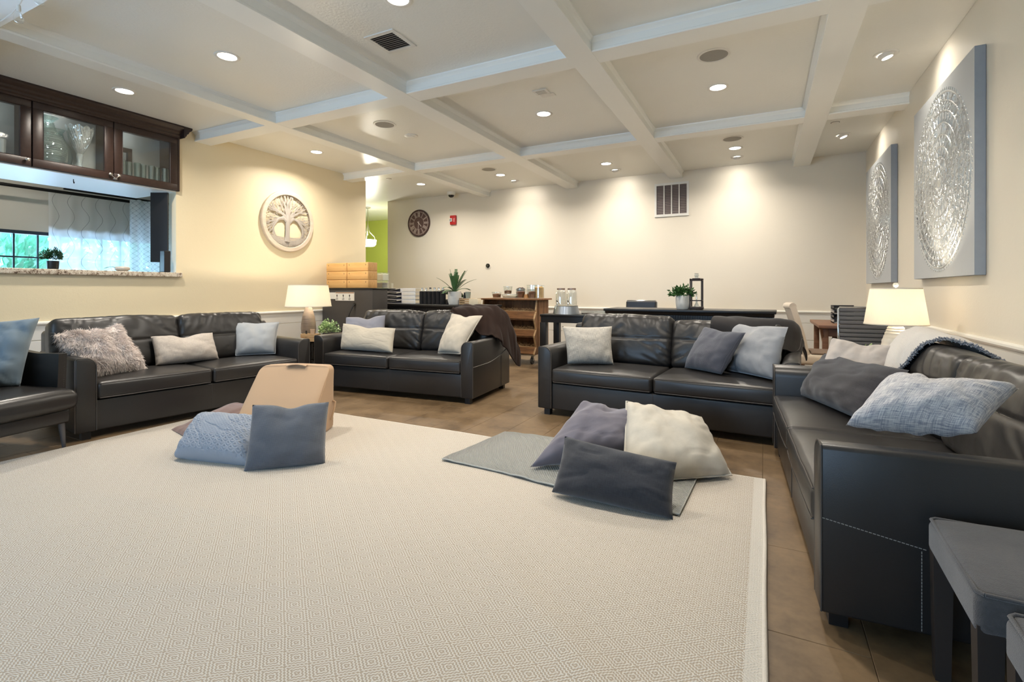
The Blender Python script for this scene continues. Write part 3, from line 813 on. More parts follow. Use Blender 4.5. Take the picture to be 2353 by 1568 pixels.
def seat(*c, d=(0, 0, 0)): return [tuple(a + b for a, b in zip(p, d)) for p in c]
F = {}
F['tweed_l'] = fabric('taupe_slub_linen', (204, 194, 183), (176, 165, 155), 900, streak=.8)
F['ltblue'] = fabric('pale_blue_cotton', (172, 175, 178), None, 800, st=.25)
F['lav'] = fabric('lavender_grey_cotton', (150, 150, 160), None, 800, st=.25)
F['quilt'] = fabric('beige_quilt_cotton', (200, 190, 172), None, 900, st=.2)
F['cream'] = velvet('cream_velvet', (198, 188, 172), .4)
F['weave'] = fabric('cream_basket_weave', (214, 208, 196), (160, 154, 146), 1100, streak=.7, st=.5)
F['slate'] = waffle('slate_waffle_cotton', (86, 88, 98), .0065)
F['slate2'] = waffle('blue_grey_waffle_cotton', (92, 98, 108), .0058)
F['grey'] = velvet('silver_grey_velvet', (150, 152, 156))
F['taupe'] = velvet('pale_taupe_velvet', (182, 174, 168), .4)
F['charc'] = fabric('charcoal_linen', (62, 60, 63), (46, 44, 47), 900, streak=.5, st=.3)
F['cross'] = fabric('blue_white_crosshatch', (220, 216, 212), (150, 150, 160), 900, streak=1.0, st=.3)
F['blue'] = fabric('dusty_blue_cotton', (120, 136, 148), None, 700, st=.2)
F['steel'] = fabric('light_steel_blue_quilt', (150, 158, 170), None, 900, st=.12)
F['knit'] = fabric('grey_chunky_knit', (196, 196, 190), (150, 150, 145), 130, st=1.0, dist=.007)
F['lavv'] = velvet('lavender_velvet', (112, 109, 118), .5)
F['offw'] = velvet('off_white_velvet', (190, 184, 172), .2)
F['navy'] = fabric('charcoal_blue_linen', (58, 60, 66), (44, 46, 52), 900, streak=.6, st=.3)
F['suede'] = velvet('tan_suede', (178, 150, 122), .2)
F['mauve'] = velvet('mauve_brown_velvet', (120, 98, 92), .35)
F['fur'] = plain('mauve_fur', (228, 217, 211), .85, 0, (40, .1, .002), .2, sheen=.4)

# furry pillow: woven core and separate strands
FUR = ((-4.86, 1.99, .455), (-4.915, 2.455, .455), (-5.10, 2.335, .845), (-5.03, 1.865, .795))
t = thing('furry_pillow', 'shaggy mauve fur pillow at the near end of the left sofa', 'pillow', tuple(np.mean(np.array(FUR), axis=0)))
o, P, C, N = pillow('core', '', FUR, .17, F['fur'], 18, .04, .14, .35, seed=2)
for k in ('label', 'category'): del o[k]
o.parent = t; o.location = (0, 0, 0)
vs = []; fs = []
for k in range(20000):
    u, v = rnd.uniform(-1, 1), rnd.uniform(-1, 1); s = 1 if rnd.random() < .85 else -1
    p = Vector(P(u, v, s)); q = Vector(P(min(1, u + .03), v, s)); r2 = Vector(P(u, min(1, v + .03), s))
    nrm = (q - p).cross(r2 - p)
    nrm = (nrm.normalized() if nrm.length > 1e-9 else Vector(N)) * s
    if nrm.dot(Vector(N)) * s < 0: nrm = -nrm
    d = (nrm * .55 + Vector((nz(u * 3, v * 3, 1) + rnd.uniform(-.5, .5), nz(u * 3, v * 3, 5) + rnd.uniform(-.5, .5), nz(u * 3, v * 3, 9) - .55 + rnd.uniform(-.4, .4))) * .8).normalized()
    Lh = rnd.uniform(.022, .048); sd_ = d.cross(Vector((rnd.uniform(-1, 1), rnd.uniform(-1, 1), rnd.uniform(-1, 1))))
    sd_ = sd_.normalized() * .0019 if sd_.length > 1e-6 else Vector((.0015, 0, 0))
    a = len(vs); m_ = p + d * Lh * .55; e = p + d * Lh + Vector((0, 0, -.008))
    vs += [p - sd_, p + sd_, m_ + sd_ * .8, m_ - sd_ * .8, e]; fs += [(a, a + 1, a + 2, a + 3), (a + 3, a + 2, a + 4)]
part('fur', MB().add(vs, fs), F['fur'], t, kind='stuff')

pillow('lumbar_pillow', 'taupe slub linen lumbar pillow in the middle of the left sofa', seat((-5.00, 2.59, .452), (-4.93, 3.14, .452), (-5.055, 3.152, .712), (-5.115, 2.605, .716)), .15, F['tweed_l'], dent=.24, pin=.03, seed=3)
pillow('square_pillow', 'pale blue piped pillow at the far arm of the left sofa', seat((-4.99, 3.36, .456), (-4.76, 3.66, .456), (-4.86, 3.78, .785), (-5.12, 3.42, .80)), .15, F['ltblue'], dent=.05, pipe=F['ltblue'], seed=4)
pillow('square_pillow', 'lavender grey pillow leaning in the left corner of the middle sofa', seat((-4.465, 4.36, .45), (-4.06, 4.62, .45), (-4.125, 4.70, .842), (-4.51, 4.44, .82)), .13, F['lav'], dent=.17, dentu=.1, pin=.03, seed=5)
def hexq(x, y):
    a = sin(x * 95) * sin((x * .5 + y * .866) * 95) * sin((x * .5 - y * .866) * 95); return .0011 * a
pillow('lumbar_pillow', 'long beige quilted lumbar pillow in front of the lavender pillow', seat((-4.43, 4.28, .456), (-3.67, 4.30, .456), (-3.72, 4.41, .715), (-4.475, 4.36, .752)), .15, F['quilt'], dent=.17, pin=.03, wr=.003, seed=6, relief=hexq, rel_n=60)
pillow('square_pillow', 'cream velvet pillow with pleated edge by the brown throw', seat((-3.20, 4.50, .455), (-2.86, 4.42, .475), (-2.74, 4.67, .868), (-3.165, 4.72, .878)), .15, F['cream'], dent=.10, pipe=F['cream'], seed=7)
pillow('square_pillow', 'cream basket-weave pillow against the left arm of the camera-facing sofa', seat((-1.66, 4.42, .452), (-1.26, 4.58, .452), (-1.30, 4.67, .802), (-1.735, 4.48, .80)), .17, F['weave'], dent=.0, pin=.06, seed=8)
pillow('square_pillow', 'slate waffle-knit pillow tilted on its corner on the camera-facing sofa', seat((-.64, 4.68, .452), (-.31, 4.38, .46), (-.135, 4.47, .802), (-.48, 4.77, .82)), .15, F['slate'], dent=.06, pin=.05, seed=9)
pillow('square_pillow', 'large silver grey velvet pillow behind the slate waffle pillow', seat((-.29, 4.69, .452), (.07, 4.30, .46), (.165, 4.41, .862), (-.30, 4.94, .862)), .16, F['grey'], dent=.08, dentu=-.1, pin=.04, wr=.009, seed=10)
pillow('square_pillow', 'pale taupe velvet pillow at the far end of the right sofa', seat((.255, 3.67, .475), (.62, 3.60, .475), (.742, 3.83, .802), (.392, 3.84, .838)), .15, F['taupe'], dent=.10, pin=.04, wr=.008, seed=11)
pillow('lumbar_pillow', 'charcoal linen lumbar pillow leaning on the taupe pillow', seat((.215, 3.80, .455), (.47, 3.10, .465), (.655, 3.16, .742), (.36, 3.93, .725)), .15, F['charc'], dent=.06, pin=.03, wr=.008, seed=12)
pillow('lumbar_pillow', 'blue and white crosshatch lumbar pillow slumped over the near arm of the right sofa', seat((.262, 2.15, .66), (.61, 2.11, .685), (.76, 2.25, .82), (.42, 2.32, .83)), .16, F['cross'], dent=.16, dentu=-.1, pin=.03, wr=.008, sag=.1, seed=13)
pillow('square_pillow', 'dusty blue pillow propped in the armchair at the left edge', seat((-5.06, 1.30, .45), (-4.83, 1.60, .45), (-4.905, 1.735, .94), (-5.17, 1.30, .91)), .17, F['blue'], dent=.0, pin=.05, wr=.014, seed=14)

# ------------------------------------------------------------------ left floor pile
def scallop(x, y):
    big = x < .16 + .04 * sin(y * 14) or x > .40 or y < .13
    c = .050 if big else .026
    best = 0
    r_ = math.floor(y / (c * .5))
    for rr_ in (r_ + 1, r_, r_ - 1):            # rows overlap like shingles
        cy = rr_ * c * .5; ox = (rr_ % 2) * c * .5
        cx = (math.floor((x - ox) / c) + .5) * c + ox
        d = math.hypot(x - cx, (y - cy)) / (c * .56)
        if d < 1 and y <= cy + 1e-9:
            return (.0085 if big else .0050) * (abs(sin(d * pi * 1.6)) ** .7 * .7 + .4 * (1 - d))
    return 0
pillow('quilted_pillow', 'light blue scallop-quilted lumbar pillow lying on the rug', seat((-3.50, 1.93, .04), (-2.93, 2.06, .035), (-3.12, 2.33, .235), (-3.70, 2.22, .225)), .185, F['steel'], pin=.03, sag=0, seed=15, relief=scallop, rel_n=190, bulge=.36)
pillow('square_pillow', 'blue grey waffle pillow standing on the rug against the tan wedge', seat((-2.895, 2.0, .012), (-2.555, 2.335, .014), (-2.645, 2.45, .386), (-2.985, 2.125, .398)), .15, F['slate2'], dent=.13, pin=.035, seed=16)
pillow('flat_cushion', 'mauve brown cushion lying flat behind the quilted blue pillow', seat((-4.28, 2.33, .02), (-3.62, 2.16, .03), (-3.55, 2.70, .12), (-4.16, 2.86, .125)), .13, F['mauve'], pin=.06, sag=-.5, seed=17)
# tan reading wedge
t = thing('reading_wedge', 'tan suede wedge backrest cushion standing on the rug', 'cushion', (-3.41, 2.825, 0), math.atan2(.25, .52))
def wed(x, y, z):
    # box -> wedge: the front slopes from the top edge to the base front
    f = max(0, min(1, z / .52)); front = (.30 - y) / .60
    y2 = .06 - front * (.10 + .56 * (1 - f))
    z += .012 * sin(pi * (x + .29) / .58) * (1 if z > .3 else 0) + .006 * nz(x * 4, y * 4, 1)
    y2 += .008 * nz(x * 5, z * 5, 3)
    return x * (1 - .02 * f), y2, z
part('body', MB().rbox(-.29, .29, -.30, .30, .004, .53, .045, 4, (14, 10, 12), wed), F['suede'], t, ang=80)
part('seam', MB().tube([(.291, -.52, .05), (.29, -.33, .22), (.285, -.14, .40), (.275, -.045, .50)], .005, 6), F['suede'], t)
part('handle', MB().surf([[(x, y, .535 + .013 * sin(pi * (x + .06) / .16) + dz) for x in np.linspace(-.06, .10, 12)] for y, dz in ((-.065, 0), (-.045, .004), (-.02, .002))], .006), F['suede'], t)
part('side_strap', MB().tube([(.290, .02, .24), (.315, .0, .235), (.318, -.03, .19), (.300, -.05, .10)], .008, 6), F['suede'], t)

# ------------------------------------------------------------------ right floor pile
def cloth_pts(ctrl, nu, nv):
    A = np.array(ctrl, float)
    def cr(P, n):
        k = len(P); out = []
        for i in range(n + 1):
            s = (k - 1) * i / n; j = min(int(s), k - 2); f = s - j
            p0, p1, p2, p3 = P[max(j - 1, 0)], P[j], P[j + 1], P[min(j + 2, k - 1)]
            out.append(.5 * ((2 * p1) + (-p0 + p2) * f + (2 * p0 - 5 * p1 + 4 * p2 - p3) * f * f + (-p0 + 3 * p1 - 3 * p2 + p3) * f ** 3))
        return np.array(out)
    B = np.array([cr(r_, nu) for r_ in A])
    return np.array([cr(B[:, i], nv) for i in range(nu + 1)]).transpose(1, 0, 2)
def cloth(name, label, ctrl, mat, cat, nu=40, nv=40, thick=.008, fold=.012, freq=6.0, seed=0, M=None, fdir=(1, .3), lift=0.0):
    ctrl = [[(a, b, c + lift) for a, b, c in r_] for r_ in ctrl]
    P = cloth_pts(ctrl, nu, nv)
    if M is not None: P = np.array([[tuple(M @ Vector(p)) for p in r_] for r_ in P])
    du = np.gradient(P, axis=1); dv = np.gradient(P, axis=0)
    N = np.cross(du, dv); N /= np.linalg.norm(N, axis=2, keepdims=True) + 1e-9
    for j in range(nv + 1):
        for i in range(nu + 1):
            u, v = i / nu, j / nv
            k = nz(u * freq * fdir[0] + v * freq * fdir[1], v * freq * .5 * fdir[1] - u * .5, seed)
            P[j, i] += N[j, i] * fold * (abs(k) * 2.2 - .25)
    C = P.mean(axis=(0, 1)); C[2] = P[..., 2].min()
    uu = np.linalg.norm(np.diff(P, axis=1), axis=2).mean() * nu; vv = np.linalg.norm(np.diff(P, axis=0), axis=2).mean() * nv
    UV = [[(i / nu * uu, j / nv * vv) for i in range(nu + 1)] for j in range(nv + 1)]
    m = MB().surf(P - C, thick, UV)
    t = thing(name, label, cat, tuple(C))
    part('fabric', m, mat, t, ang=80)
    return t, P - C
ctrl = [[(-1.90, 2.72, .012), (-1.5, 2.70, .010), (-1.05, 2.64, .010), (-.38, 2.585, .012)],
        [(-1.87, 2.98, .012), (-1.5, 2.95, .016), (-1.0, 2.92, .012), (-.37, 2.84, .012)],
        [(-1.84, 3.26, .012), (-1.45, 3.24, .012), (-.95, 3.2, .012), (-.36, 3.09, .012)],
        [(-1.82, 3.46, .012), (-1.4, 3.48, .012), (-.9, 3.42, .012), (-.34, 3.28, .012)]]
t, P = cloth('knit_blanket', 'grey knitted blanket spread flat under the pillows on the rug', ctrl, F['knit'], 'blanket', 60, 40, .010, .005, 9, 3, lift=.020)
part('border', MB().tube([P[0, i] for i in range(61)] + [P[j, 60] for j in range(1, 41)], .0055, 6), plain('knit_border', (166, 166, 160), .9), t, ang=80)
part('back_border', MB().tube([P[0, 0]] + [P[j, 0] for j in range(1, 41)] + [P[40, i] for i in range(1, 40)], .0055, 6), bpy.data.materials['knit_border'], t, ang=80)
pillow('square_pillow', 'lavender grey velvet pillow lying atop the floor pile on the rug', seat((-1.29, 2.78, .055), (-.76, 3.10, .135), (-.71, 3.46, .285), (-1.12, 3.27, .385)), .21, F['lavv'], dent=.05, pin=.04, wr=.010, sag=.1, seed=20)
pillow('floor_pillow', 'large off-white velvet pillow leaning at the back of the floor pile', seat((-.72, 2.80, .05), (-.175, 3.235, .045), (-.375, 3.52, .30), (-.83, 3.33, .40)), .19, F['offw'], pin=.02, dent=.03, wr=.010, pipe=F['offw'], seed=21, sag=.15)
pillow('lumbar_pillow', 'charcoal blue linen lumbar pillow in front of the floor pile', seat((-1.045, 2.54, .035), (-.40, 2.53, .022), (-.402, 2.66, .262), (-1.03, 2.70, .303)), .15, F['navy'], pin=.035, wr=.007, seed=22, sag=.15)

# ------------------------------------------------------------------ throws
M2 = mtx(S2['loc'], S2['rz']); M3 = mtx(S3['loc'], S3['rz']); M4 = mtx(S4['loc'], S4['rz'])
bt = F['brown'] = velvet('brown_fleece', (42, 30, 25), .1)
cloth('brown_throw', 'dark brown fleece throw over the right back corner of the middle sofa',
      [[(1.42, .65, .90), (1.56, .60, .84), (1.72, .54, .76), (1.90, .47, .660), (2.02, .50, .652), (2.065, .58, .58)],
       [(1.43, .70, .935), (1.60, .67, .925), (1.78, .64, .88), (1.93, .62, .77), (2.04, .64, .672), (2.09, .72, .48)],
       [(1.45, .82, .955), (1.62, .81, .955), (1.82, .80, .945), (1.97, .79, .87), (2.06, .79, .70), (2.12, .84, .36)],
       [(1.47, .93, .935), (1.64, .93, .945), (1.84, .93, .935), (2.00, .93, .87), (2.09, .92, .66), (2.15, .95, .26)],
       [(1.50, 1.03, .80), (1.66, 1.04, .78), (1.85, 1.04, .76), (2.02, 1.03, .70), (2.10, 1.02, .52), (2.14, 1.03, .30)]], bt, 'blanket', 50, 40, .012, .022, 6, 5, M2, (.9, .8))
dg = F['dkgrey'] = velvet('dark_grey_fleece', (52, 50, 50), .15)
t, P = cloth('grey_throw', 'dark grey throw draped over the right end of the camera-facing sofa',
      [[(1.40, .64, .79), (1.58, .615, .74), (1.76, .59, .69), (1.90, .58, .660), (2.00, .64, .650), (2.06, .74, .60)],
       [(1.40, .665, .86), (1.58, .66, .85), (1.76, .66, .84), (1.92, .68, .78), (2.04, .74, .72), (2.10, .80, .60)],
       [(1.41, .77, .905), (1.60, .77, .895), (1.80, .77, .893), (1.95, .79, .88), (2.06, .83, .82), (2.11, .86, .66)],
       [(1.43, .91, .88), (1.62, .91, .875), (1.82, .91, .875), (1.98, .92, .87), (2.08, .94, .83), (2.13, .96, .62)],
       [(1.46, 1.03, .74), (1.63, 1.04, .74), (1.83, 1.04, .74), (2.00, 1.04, .74), (2.09, 1.04, .68), (2.14, 1.05, .52)]], dg, 'blanket', 50, 40, .012, .012, 5, 8, M3, (1, .5))
part('trim_band', MB().tube([P[j, 46] + np.array((0, 0, .008)) for j in range(0, 41)], .006, 6), plain('satin_band', (96, 92, 92), .4), t, ang=80)
wf = F['white_throw'] = fabric('white_fluffy_fleece', (222, 218, 212), (196, 190, 184), 150, st=.5, dist=.004)
t, P = cloth('white_throw', 'fluffy white throw with blue pompom fringe over the far end of the right sofa',
      [[(-.02, .66, .66), (.14, .60, .64), (.30, .55, .62), (.42, .54, .60), (.50, .56, .58)],
       [(-.04, .72, .78), (.14, .665, .80), (.32, .63, .79), (.46, .61, .77), (.55, .615, .73)],
       [(-.05, .80, .885), (.14, .76, .905), (.34, .73, .905), (.51, .71, .895), (.61, .71, .87)],
       [(-.05, .91, .85), (.15, .89, .885), (.36, .88, .885), (.54, .87, .88), (.65, .87, .865)],
       [(-.05, 1.01, .76), (.15, 1.012, .775), (.36, 1.012, .775), (.55, 1.012, .775), (.66, 1.012, .765)]], wf, 'blanket', 44, 44, .016, .010, 5, 11, M4, (.5, 1))
fr = MB(); pts = [P[j, 44] for j in range(0, 45)]
rf = random.Random(3)
for p in pts + [pts[k] * .5 + pts[k + 1] * .5 for k in range(44)]:
    for k in range(9):
        d = Vector((rf.uniform(-1, 1), rf.uniform(-1, .3), rf.uniform(-.8, .8))).normalized() * rf.uniform(.008, .017)
        fr.tube([Vector(p), Vector(p) + d], [.0035, .0025], 4)
part('fringe', fr, plain('slate_blue_yarn', (150, 152, 158), .9), t, kind='stuff')

# ------------------------------------------------------------------ rug
def rug_mat():
    t = NT('cream_diamond_rug')
    wob = t.n('TexNoise', {'Vector': t.O, 'Scale': 2.2, 'Detail': 3}).outputs['Color']
    V = t.n('VectorMath', {0: t.O, 1: t.n('VectorMath', {0: wob, 'Scale': .018}, operation='SCALE').outputs[0]}, operation='ADD').outputs[0]
    sx = t.n('SeparateXYZ', {0: V})
    u = t.math('DIVIDE', sx.outputs[0], .111); v = t.math('DIVIDE', sx.outputs[1], .087)
    s = t.math('ADD', u, v); q = t.math('SUBTRACT', u, v)
    def cell(a): return t.math('ABSOLUTE', t.math('SUBTRACT', t.math('FRACT', a), .5))
    w = lambda a: t.math('MULTIPLY', t.math('SINE', t.math('MULTIPLY', a, 2 * pi * 6)), .022)
    d = t.math('MAXIMUM', t.math('ADD', cell(s), w(q)), t.math('ADD', cell(q), w(s)))
    ring = t.math('COSINE', t.math('MULTIPLY', d, 2 * pi * 7.0))
    f = t.n('MapRange', {'Value': ring, 'From Min': -.5, 'From Max': .5}, interpolation_type='SMOOTHSTEP').outputs[0]
    n = t.noise(t.O, 240, 3); big = t.noise(t.O, 1.6, 4)
    beige = t.mix(big, lin((164, 151, 134)), lin((178, 165, 148))); white = t.mix(n, lin((200, 194, 184)), lin((212, 207, 198)))
    cc = t.mix(f, beige, white)
    x0 = t.n('SeparateXYZ', {0: t.O}).outputs[0]
    edge = t.math('GREATER_THAN', x0, -.055)
    cc = t.mix(t.math('MULTIPLY', edge, .8), cc, white)
    th = t.math('SINE', t.math('MULTIPLY', sx.outputs[1], 2 * pi / .0065))
    h = t.math('ADD', t.math('MULTIPLY', f, 1.0), t.math('ADD', t.math('MULTIPLY', n, .6), t.math('MULTIPLY', th, .15)))
    return t.set(col=cc, rough=.92, spec=.1, sheen=.15, nrm=t.bump(h, .55, .004))
MAT['rug'] = rug_mat()
RX0, RX1, RY0, RY1 = -4.49, .0, -1.25, 3.335
nx, ny = 110, 112
P = np.zeros((ny + 1, nx + 1, 3))
for j in range(ny + 1):
    for i in range(nx + 1):
        x = RX0 + (RX1 - RX0) * i / nx; y = RY0 + (RY1 - RY0) * j / ny
        z = .012 + .003 * nz(x * 1.5, y * 1.5, 2)
        for (ax, ay, bx, by, amp) in ((-1.25, 2.0, .1, 1.0, .009), (-3.9, 1.3, -1.6, 1.75, .006), (-3.6, 1.9, -1.2, 2.35, .005), (-2.9, .7, -1.1, 1.55, .006)):
            dx, dy = bx - ax, by - ay; L2 = dx * dx + dy * dy; s_ = ((x - ax) * dx + (y - ay) * dy) / L2
            if 0 < s_ < 1:
                dd = ((x - ax) * dy - (y - ay) * dx) / math.sqrt(L2)
                z += amp * math.exp(-(dd / .06) ** 2) * sin(pi * s_)
        ex = min(i, nx - i); ey = min(j, ny - j)
        if min(ex, ey) < 2: z = .010
        wob = .003 * nz(y * 2.2, 7, 1) if i == nx else 0
        P[j, i] = (x + wob, y + (.012 * nz(x * 2, 3, 5) if j == ny else 0), z)
P[..., 2] = np.maximum(P[..., 2], .0075)
t = thing('area_rug', 'huge cream area rug woven with small nested beige diamonds', 'rug', (0, RY1, 0))
part('pile', MB().surf(P - np.array((0, RY1, 0)), .013), MAT['rug'], t, ang=80)
bm_ = plain('cream_rug_binding', (206, 199, 188), .9, 0, (300, .6, .004))
part('binding', MB().tube([P[j, nx] - np.array((0, RY1, -.001)) for j in range(0, ny + 1)], .010, 6), bm_, t, ang=80)
part('end_binding', MB().tube([P[ny, i] - np.array((0, RY1, -.001)) for i in range(0, nx + 1)], .008, 6), bm_, t, ang=80)

# ------------------------------------------------------------------ armchair and ottomans
def armchair():
    t = thing('leather_armchair', 'dark leather armchair with stitched arm and tapered legs at the left edge', 'armchair', (-4.36, 1.10, 0), R(103))
    le = MAT['leather_chair']; W, D = .72, .80
    def fn(x, y, z):
        u = (x - W / 2) / (W / 2); v = (y - .30) / .36
        e = max(0, 1 - u ** 4) * max(0, 1 - v ** 4)
        if z > .36: z += .030 * e + .004 * nz(x * 6, y * 6, 3)
        if y < .0: y -= .010 * (1 - u * u)
        return x, y, z
    part('seat_cushion', MB().rbox(.0, W, -.06, .66, .285, .425, .055, 4, (12, 10, 2), fn), le, t, ang=80)
    part('seat_frame', MB().rbox(.03, W - .03, .0, D, .185, .288, .02, 2), le, t)
    for sx in (0, 1):
        P = []
        for j in range(13):
            v = j / 12; row = []
            for i in range(15):
                f = i / 14; y = .10 + .68 * f
                x = (W - .03) + .02 * sin(pi * f) + .015 * v
                top = .665 + .015 * (1 - f) + .14 * max(0, f - .35) ** 1.4
                z = .22 + (top - .22) * v
                row.append((x if sx else W - x, y, z))
            P.append(row)
        a = part('arm', MB().surf(P, .052), le, t, ang=80)
        st = MB()
        for k in range(26):
            z = .24 + .016 * k; xx = P[min(12, int(k / 2))][0][0]
            st.tube([(xx + (.012), .0975 + .004, z), (xx + .012, .0965 + .004, z + .009)], .0022, 5)
        part('stitching', st, MAT['stitch'], a, kind='stuff')
    P = [[(.02 + (W - .04) * i / 14, .70 + .10 * v + .03 * sin(pi * i / 14) , .24 + .62 * v) for i in range(15)] for v in (0, .25, .5, .75, 1)]
    part('backrest', MB().surf(P, .08), le, t, ang=80)
    for x in (.06, W - .06):
        for y in (.05, D - .06):
            part('leg', MB().tube([(x, y, .19), (x + (.01 if x > .3 else -.01), y - (.012 if y < .3 else -.02), 0)], [.022, .011], 12), plain('grey_steel_leg', (92, 90, 92), .4, .5) if 'grey_steel_leg' not in bpy.data.materials else bpy.data.materials['grey_steel_leg'], t)
armchair()
_t = NT('charcoal_felt'); _n = _t.noise(_t.scale(_t.O, (60, 260, 60)), 1, 3, .7); _m = _t.noise(_t.O, 12, 4)
gf = _t.set(col=_t.mix(_t.math('MULTIPLY_ADD', _m, .5, _t.math('MULTIPLY', _n, .6)), lin((42, 41, 42)), lin((98, 96, 96))), rough=.95, spec=.15, sheen=.3, nrm=_t.bump(_t.noise(_t.O, 420, 3), .6, .003))
dk = plain('dark_walnut_leg', (44, 38, 35), .5)
def ottoman(label, loc):
    t = thing('ottoman', label, 'ottoman', (*loc, 0), R(-2), 'charcoal upholstered stools in the near right corner')
    W, D = .70, .44
    def fn(x, y, z):
        u = (x - W / 2) / (W / 2); v = (y - D / 2) / (D / 2)
        if z > .44: z += .012 * max(0, 1 - u ** 4) * max(0, 1 - v ** 4) - .012 * abs(u * v) ** 3
        if z < .44: z += .03 * (1 - abs(u)) * (1 if abs(v) > .8 else 0)
        return x, y, z
    part('upholstery', MB().rbox(0, W, 0, D, .365, .472, .022, 4, (12, 10, 2), fn), gf, t, ang=80)
    e = .006
    part('piping', MB().tube([(e + .012, e, .462), (W - e - .012, e, .462), (W - e, e + .012, .462), (W - e, D - e - .012, .462), (W - e - .012, D - e, .462), (e + .012, D - e, .462), (e, D - e - .012, .462), (e, e + .012, .462), (e + .012, e, .462)], .005, 6), gf, t, ang=80)
    for x in (.028, W - .028):
        for y in (.028, D - .028): part('leg', MB().rings([[(x + a * .024, y + b * .024, .39) for a, b in ((-1, -1), (1, -1), (1, 1), (-1, 1))], [(x + a * .018, y + b * .018, 0) for a, b in ((-1, -1), (1, -1), (1, 1), (-1, 1))]]), dk, t, smooth=False)
ottoman('charcoal upholstered stool with dark square legs beside the right sofa arm', (.425, 1.475))
ottoman('second charcoal stool, cut off at the bottom right corner', (.440, .985))
# ------------------------------------------------------------------ glass door cabinet over the pass-through
dw = MAT['dark_wood']
cab = thing('glass_door_cabinet', 'dark wood wall cabinet with glass doors above the pass-through', 'cabinet', (-6.43, 0, 2.37))
CY0, CY1 = .82, 3.58
def L(b, *a): return b.box(*a)
m = MB()
m.box(-.36, -.022, CY0, CY1, .0, .018).box(-.36, -.022, CY0, CY1, .655, .675).box(-.36, -.022, CY1 - .018, CY1, .0, .675).box(-.36, -.022, CY0, CY0 + .018, .0, .675)
for y in (1.515, 2.216, 2.905): m.box(-.36, -.024, y - .014, y + .014, .018, .655)
part('carcass', m, dw, cab, smooth=False)
part('back_panel', MB().box(-.368, -.361, CY0, CY1, 0, .675), plain('cabinet_back', (172, 174, 168), .5), cab, smooth=False)
def crown(s=1):
    return [(.0, .645), (.012, .645), (.018, .662), (.030, .672), (.034, .690), (.055, .706), (.062, .726), (.092, .752), (.100, .765), (.100, .784), (.0, .784)]
part('crown_moulding', MB().prism(crown(), CY0, CY1 + .02, 'y').prism([(CY1 + .02 + a, z) for a, z in crown()], -.03, .095, 'x'), dw, cab, smooth=False)
part('end_panel', MB().box(-.055, -.002, CY1 - .002, CY1 + .022, -.004, .66), dw, cab, smooth=False)
knob_me = MB().lathe([(.006, 0), (.006, .012), (.015, .020), (.016, .027), (.010, .032), (.0001, .033)], seg=16, ax='x', cap0=False, cap1=False).mesh('knob', MAT['nickel'])
for k, (y0, y1) in enumerate(((.835, 1.505), (1.525, 2.210), (2.222, 2.900), (2.910, 3.575))):
    d = MB(); w = .078
    for a, b, c, e in ((y0, y1, .0, w), (y0, y1, .655 - w, .655), (y0, y0 + w, w, .655 - w), (y1 - w, y1, w, .655 - w)): d.rbox(-.020, .0, a, b, c, e, .003, 1)
    dr = part('door', d, dw, cab)
    part('bead', MB().tube([(-.004, y0 + w + .003, w + .003), (-.004, y1 - w - .003, w + .003), (-.004, y1 - w - .003, .652 - w), (-.004, y0 + w + .003, .652 - w), (-.004, y0 + w + .003, w + .003)], .005, 6), dw, dr)
    part('pane', MB().box(-.013, -.009, y0 + w - .002, y1 - w + .002, w - .002, .657 - w), MAT['glass_door'], dr, smooth=False)
    kn = link('knob', knob_me, dr, (0, (y0 + .035) if k == 3 else (y1 - .035), .055))
t = thing('cabinet_lock', 'small chrome cable lock hooked between two cabinet knobs', 'lock', (-6.40, 2.905, 2.40))
part('cable', MB().tube([(.0, -.040, .025), (.004, -.02, .0), (.005, .0, -.012), (.004, .02, .0), (.0, .040, .025)], .004, 6), MAT['chrome'], t)
part('latch', MB().rbox(-.004, .010, -.018, .018, -.026, -.008, .004), MAT['chrome'], t)
part('cross_cable', MB().tube([(.0, -.036, .026), (.003, .0, .022), (.0, .036, .026)], .0025, 6), MAT['chrome'], t)
for k, y in enumerate((1.16, 1.86, 2.42, 3.14)):
    pk = part('puck_light', MB().lathe([(.034, 0), (.034, -.014), (.028, -.016)], (-.17, y, .654), 20), MAT['nickel'], cab)
    part('lens', MB().lathe([(.0001, -.0165), (.027, -.0165)], (-.17, y, .654), 18, cap0=False, cap1=False), glow('puck_glow', (1, .97, .9), 6) if k == 0 else bpy.data.materials['puck_glow'], pk)
    lamp('puck_lamp', 'POINT', (-.17, y, .62), 1.6 if k in (1, 2) else .9, (.86, .95, 1), cab, shadow_soft_size=.02)
# glassware inside
zf = 2.37 + .019
def ribs(h, rad, n=150, amp=.006, k=26):
    return [(rad(i / n) + amp * sin(i / n * 2 * pi * k), h * i / n) for i in range(n + 1)]
vr = lambda f: .105 + .055 * sin(pi * min(1, f * 1.15)) - .05 * max(0, f - .62) / .38 * 1.0
p = [(.0001, 0)] + ribs(.50, vr) + [(.055, .505), (.10, .545), (.096, .545), (.05, .50)]
solo('glass_vase', MB().lathe(p, seg=36, cap0=False, cap1=False), MAT['glass_g'], 'tall ribbed green glass vase behind the middle cabinet door', 'vase', (-6.60, 2.385, zf))
solo('glass_vase', MB().lathe([(.0001, 0)] + [(vr(f) * .8 + .006, .42 * f) for f in [i / 20 for i in range(21)]] + [(.05, .43), (.07, .46)], seg=28, cap0=False, cap1=False), MAT['glass_dk'], 'dark smoked glass vase behind the ribbed vase', 'vase', (-6.68, 2.50, zf))
cz = [(.0001, 0), (.075, 0), (.072, .012), (.03, .05), (.022, .10), (.03, .16), (.026, .19), (.05, .23), (.085, .30), (.105, .37), (.12, .43), (.115, .43), (.08, .31), (.04, .24), (.0001, .225)]
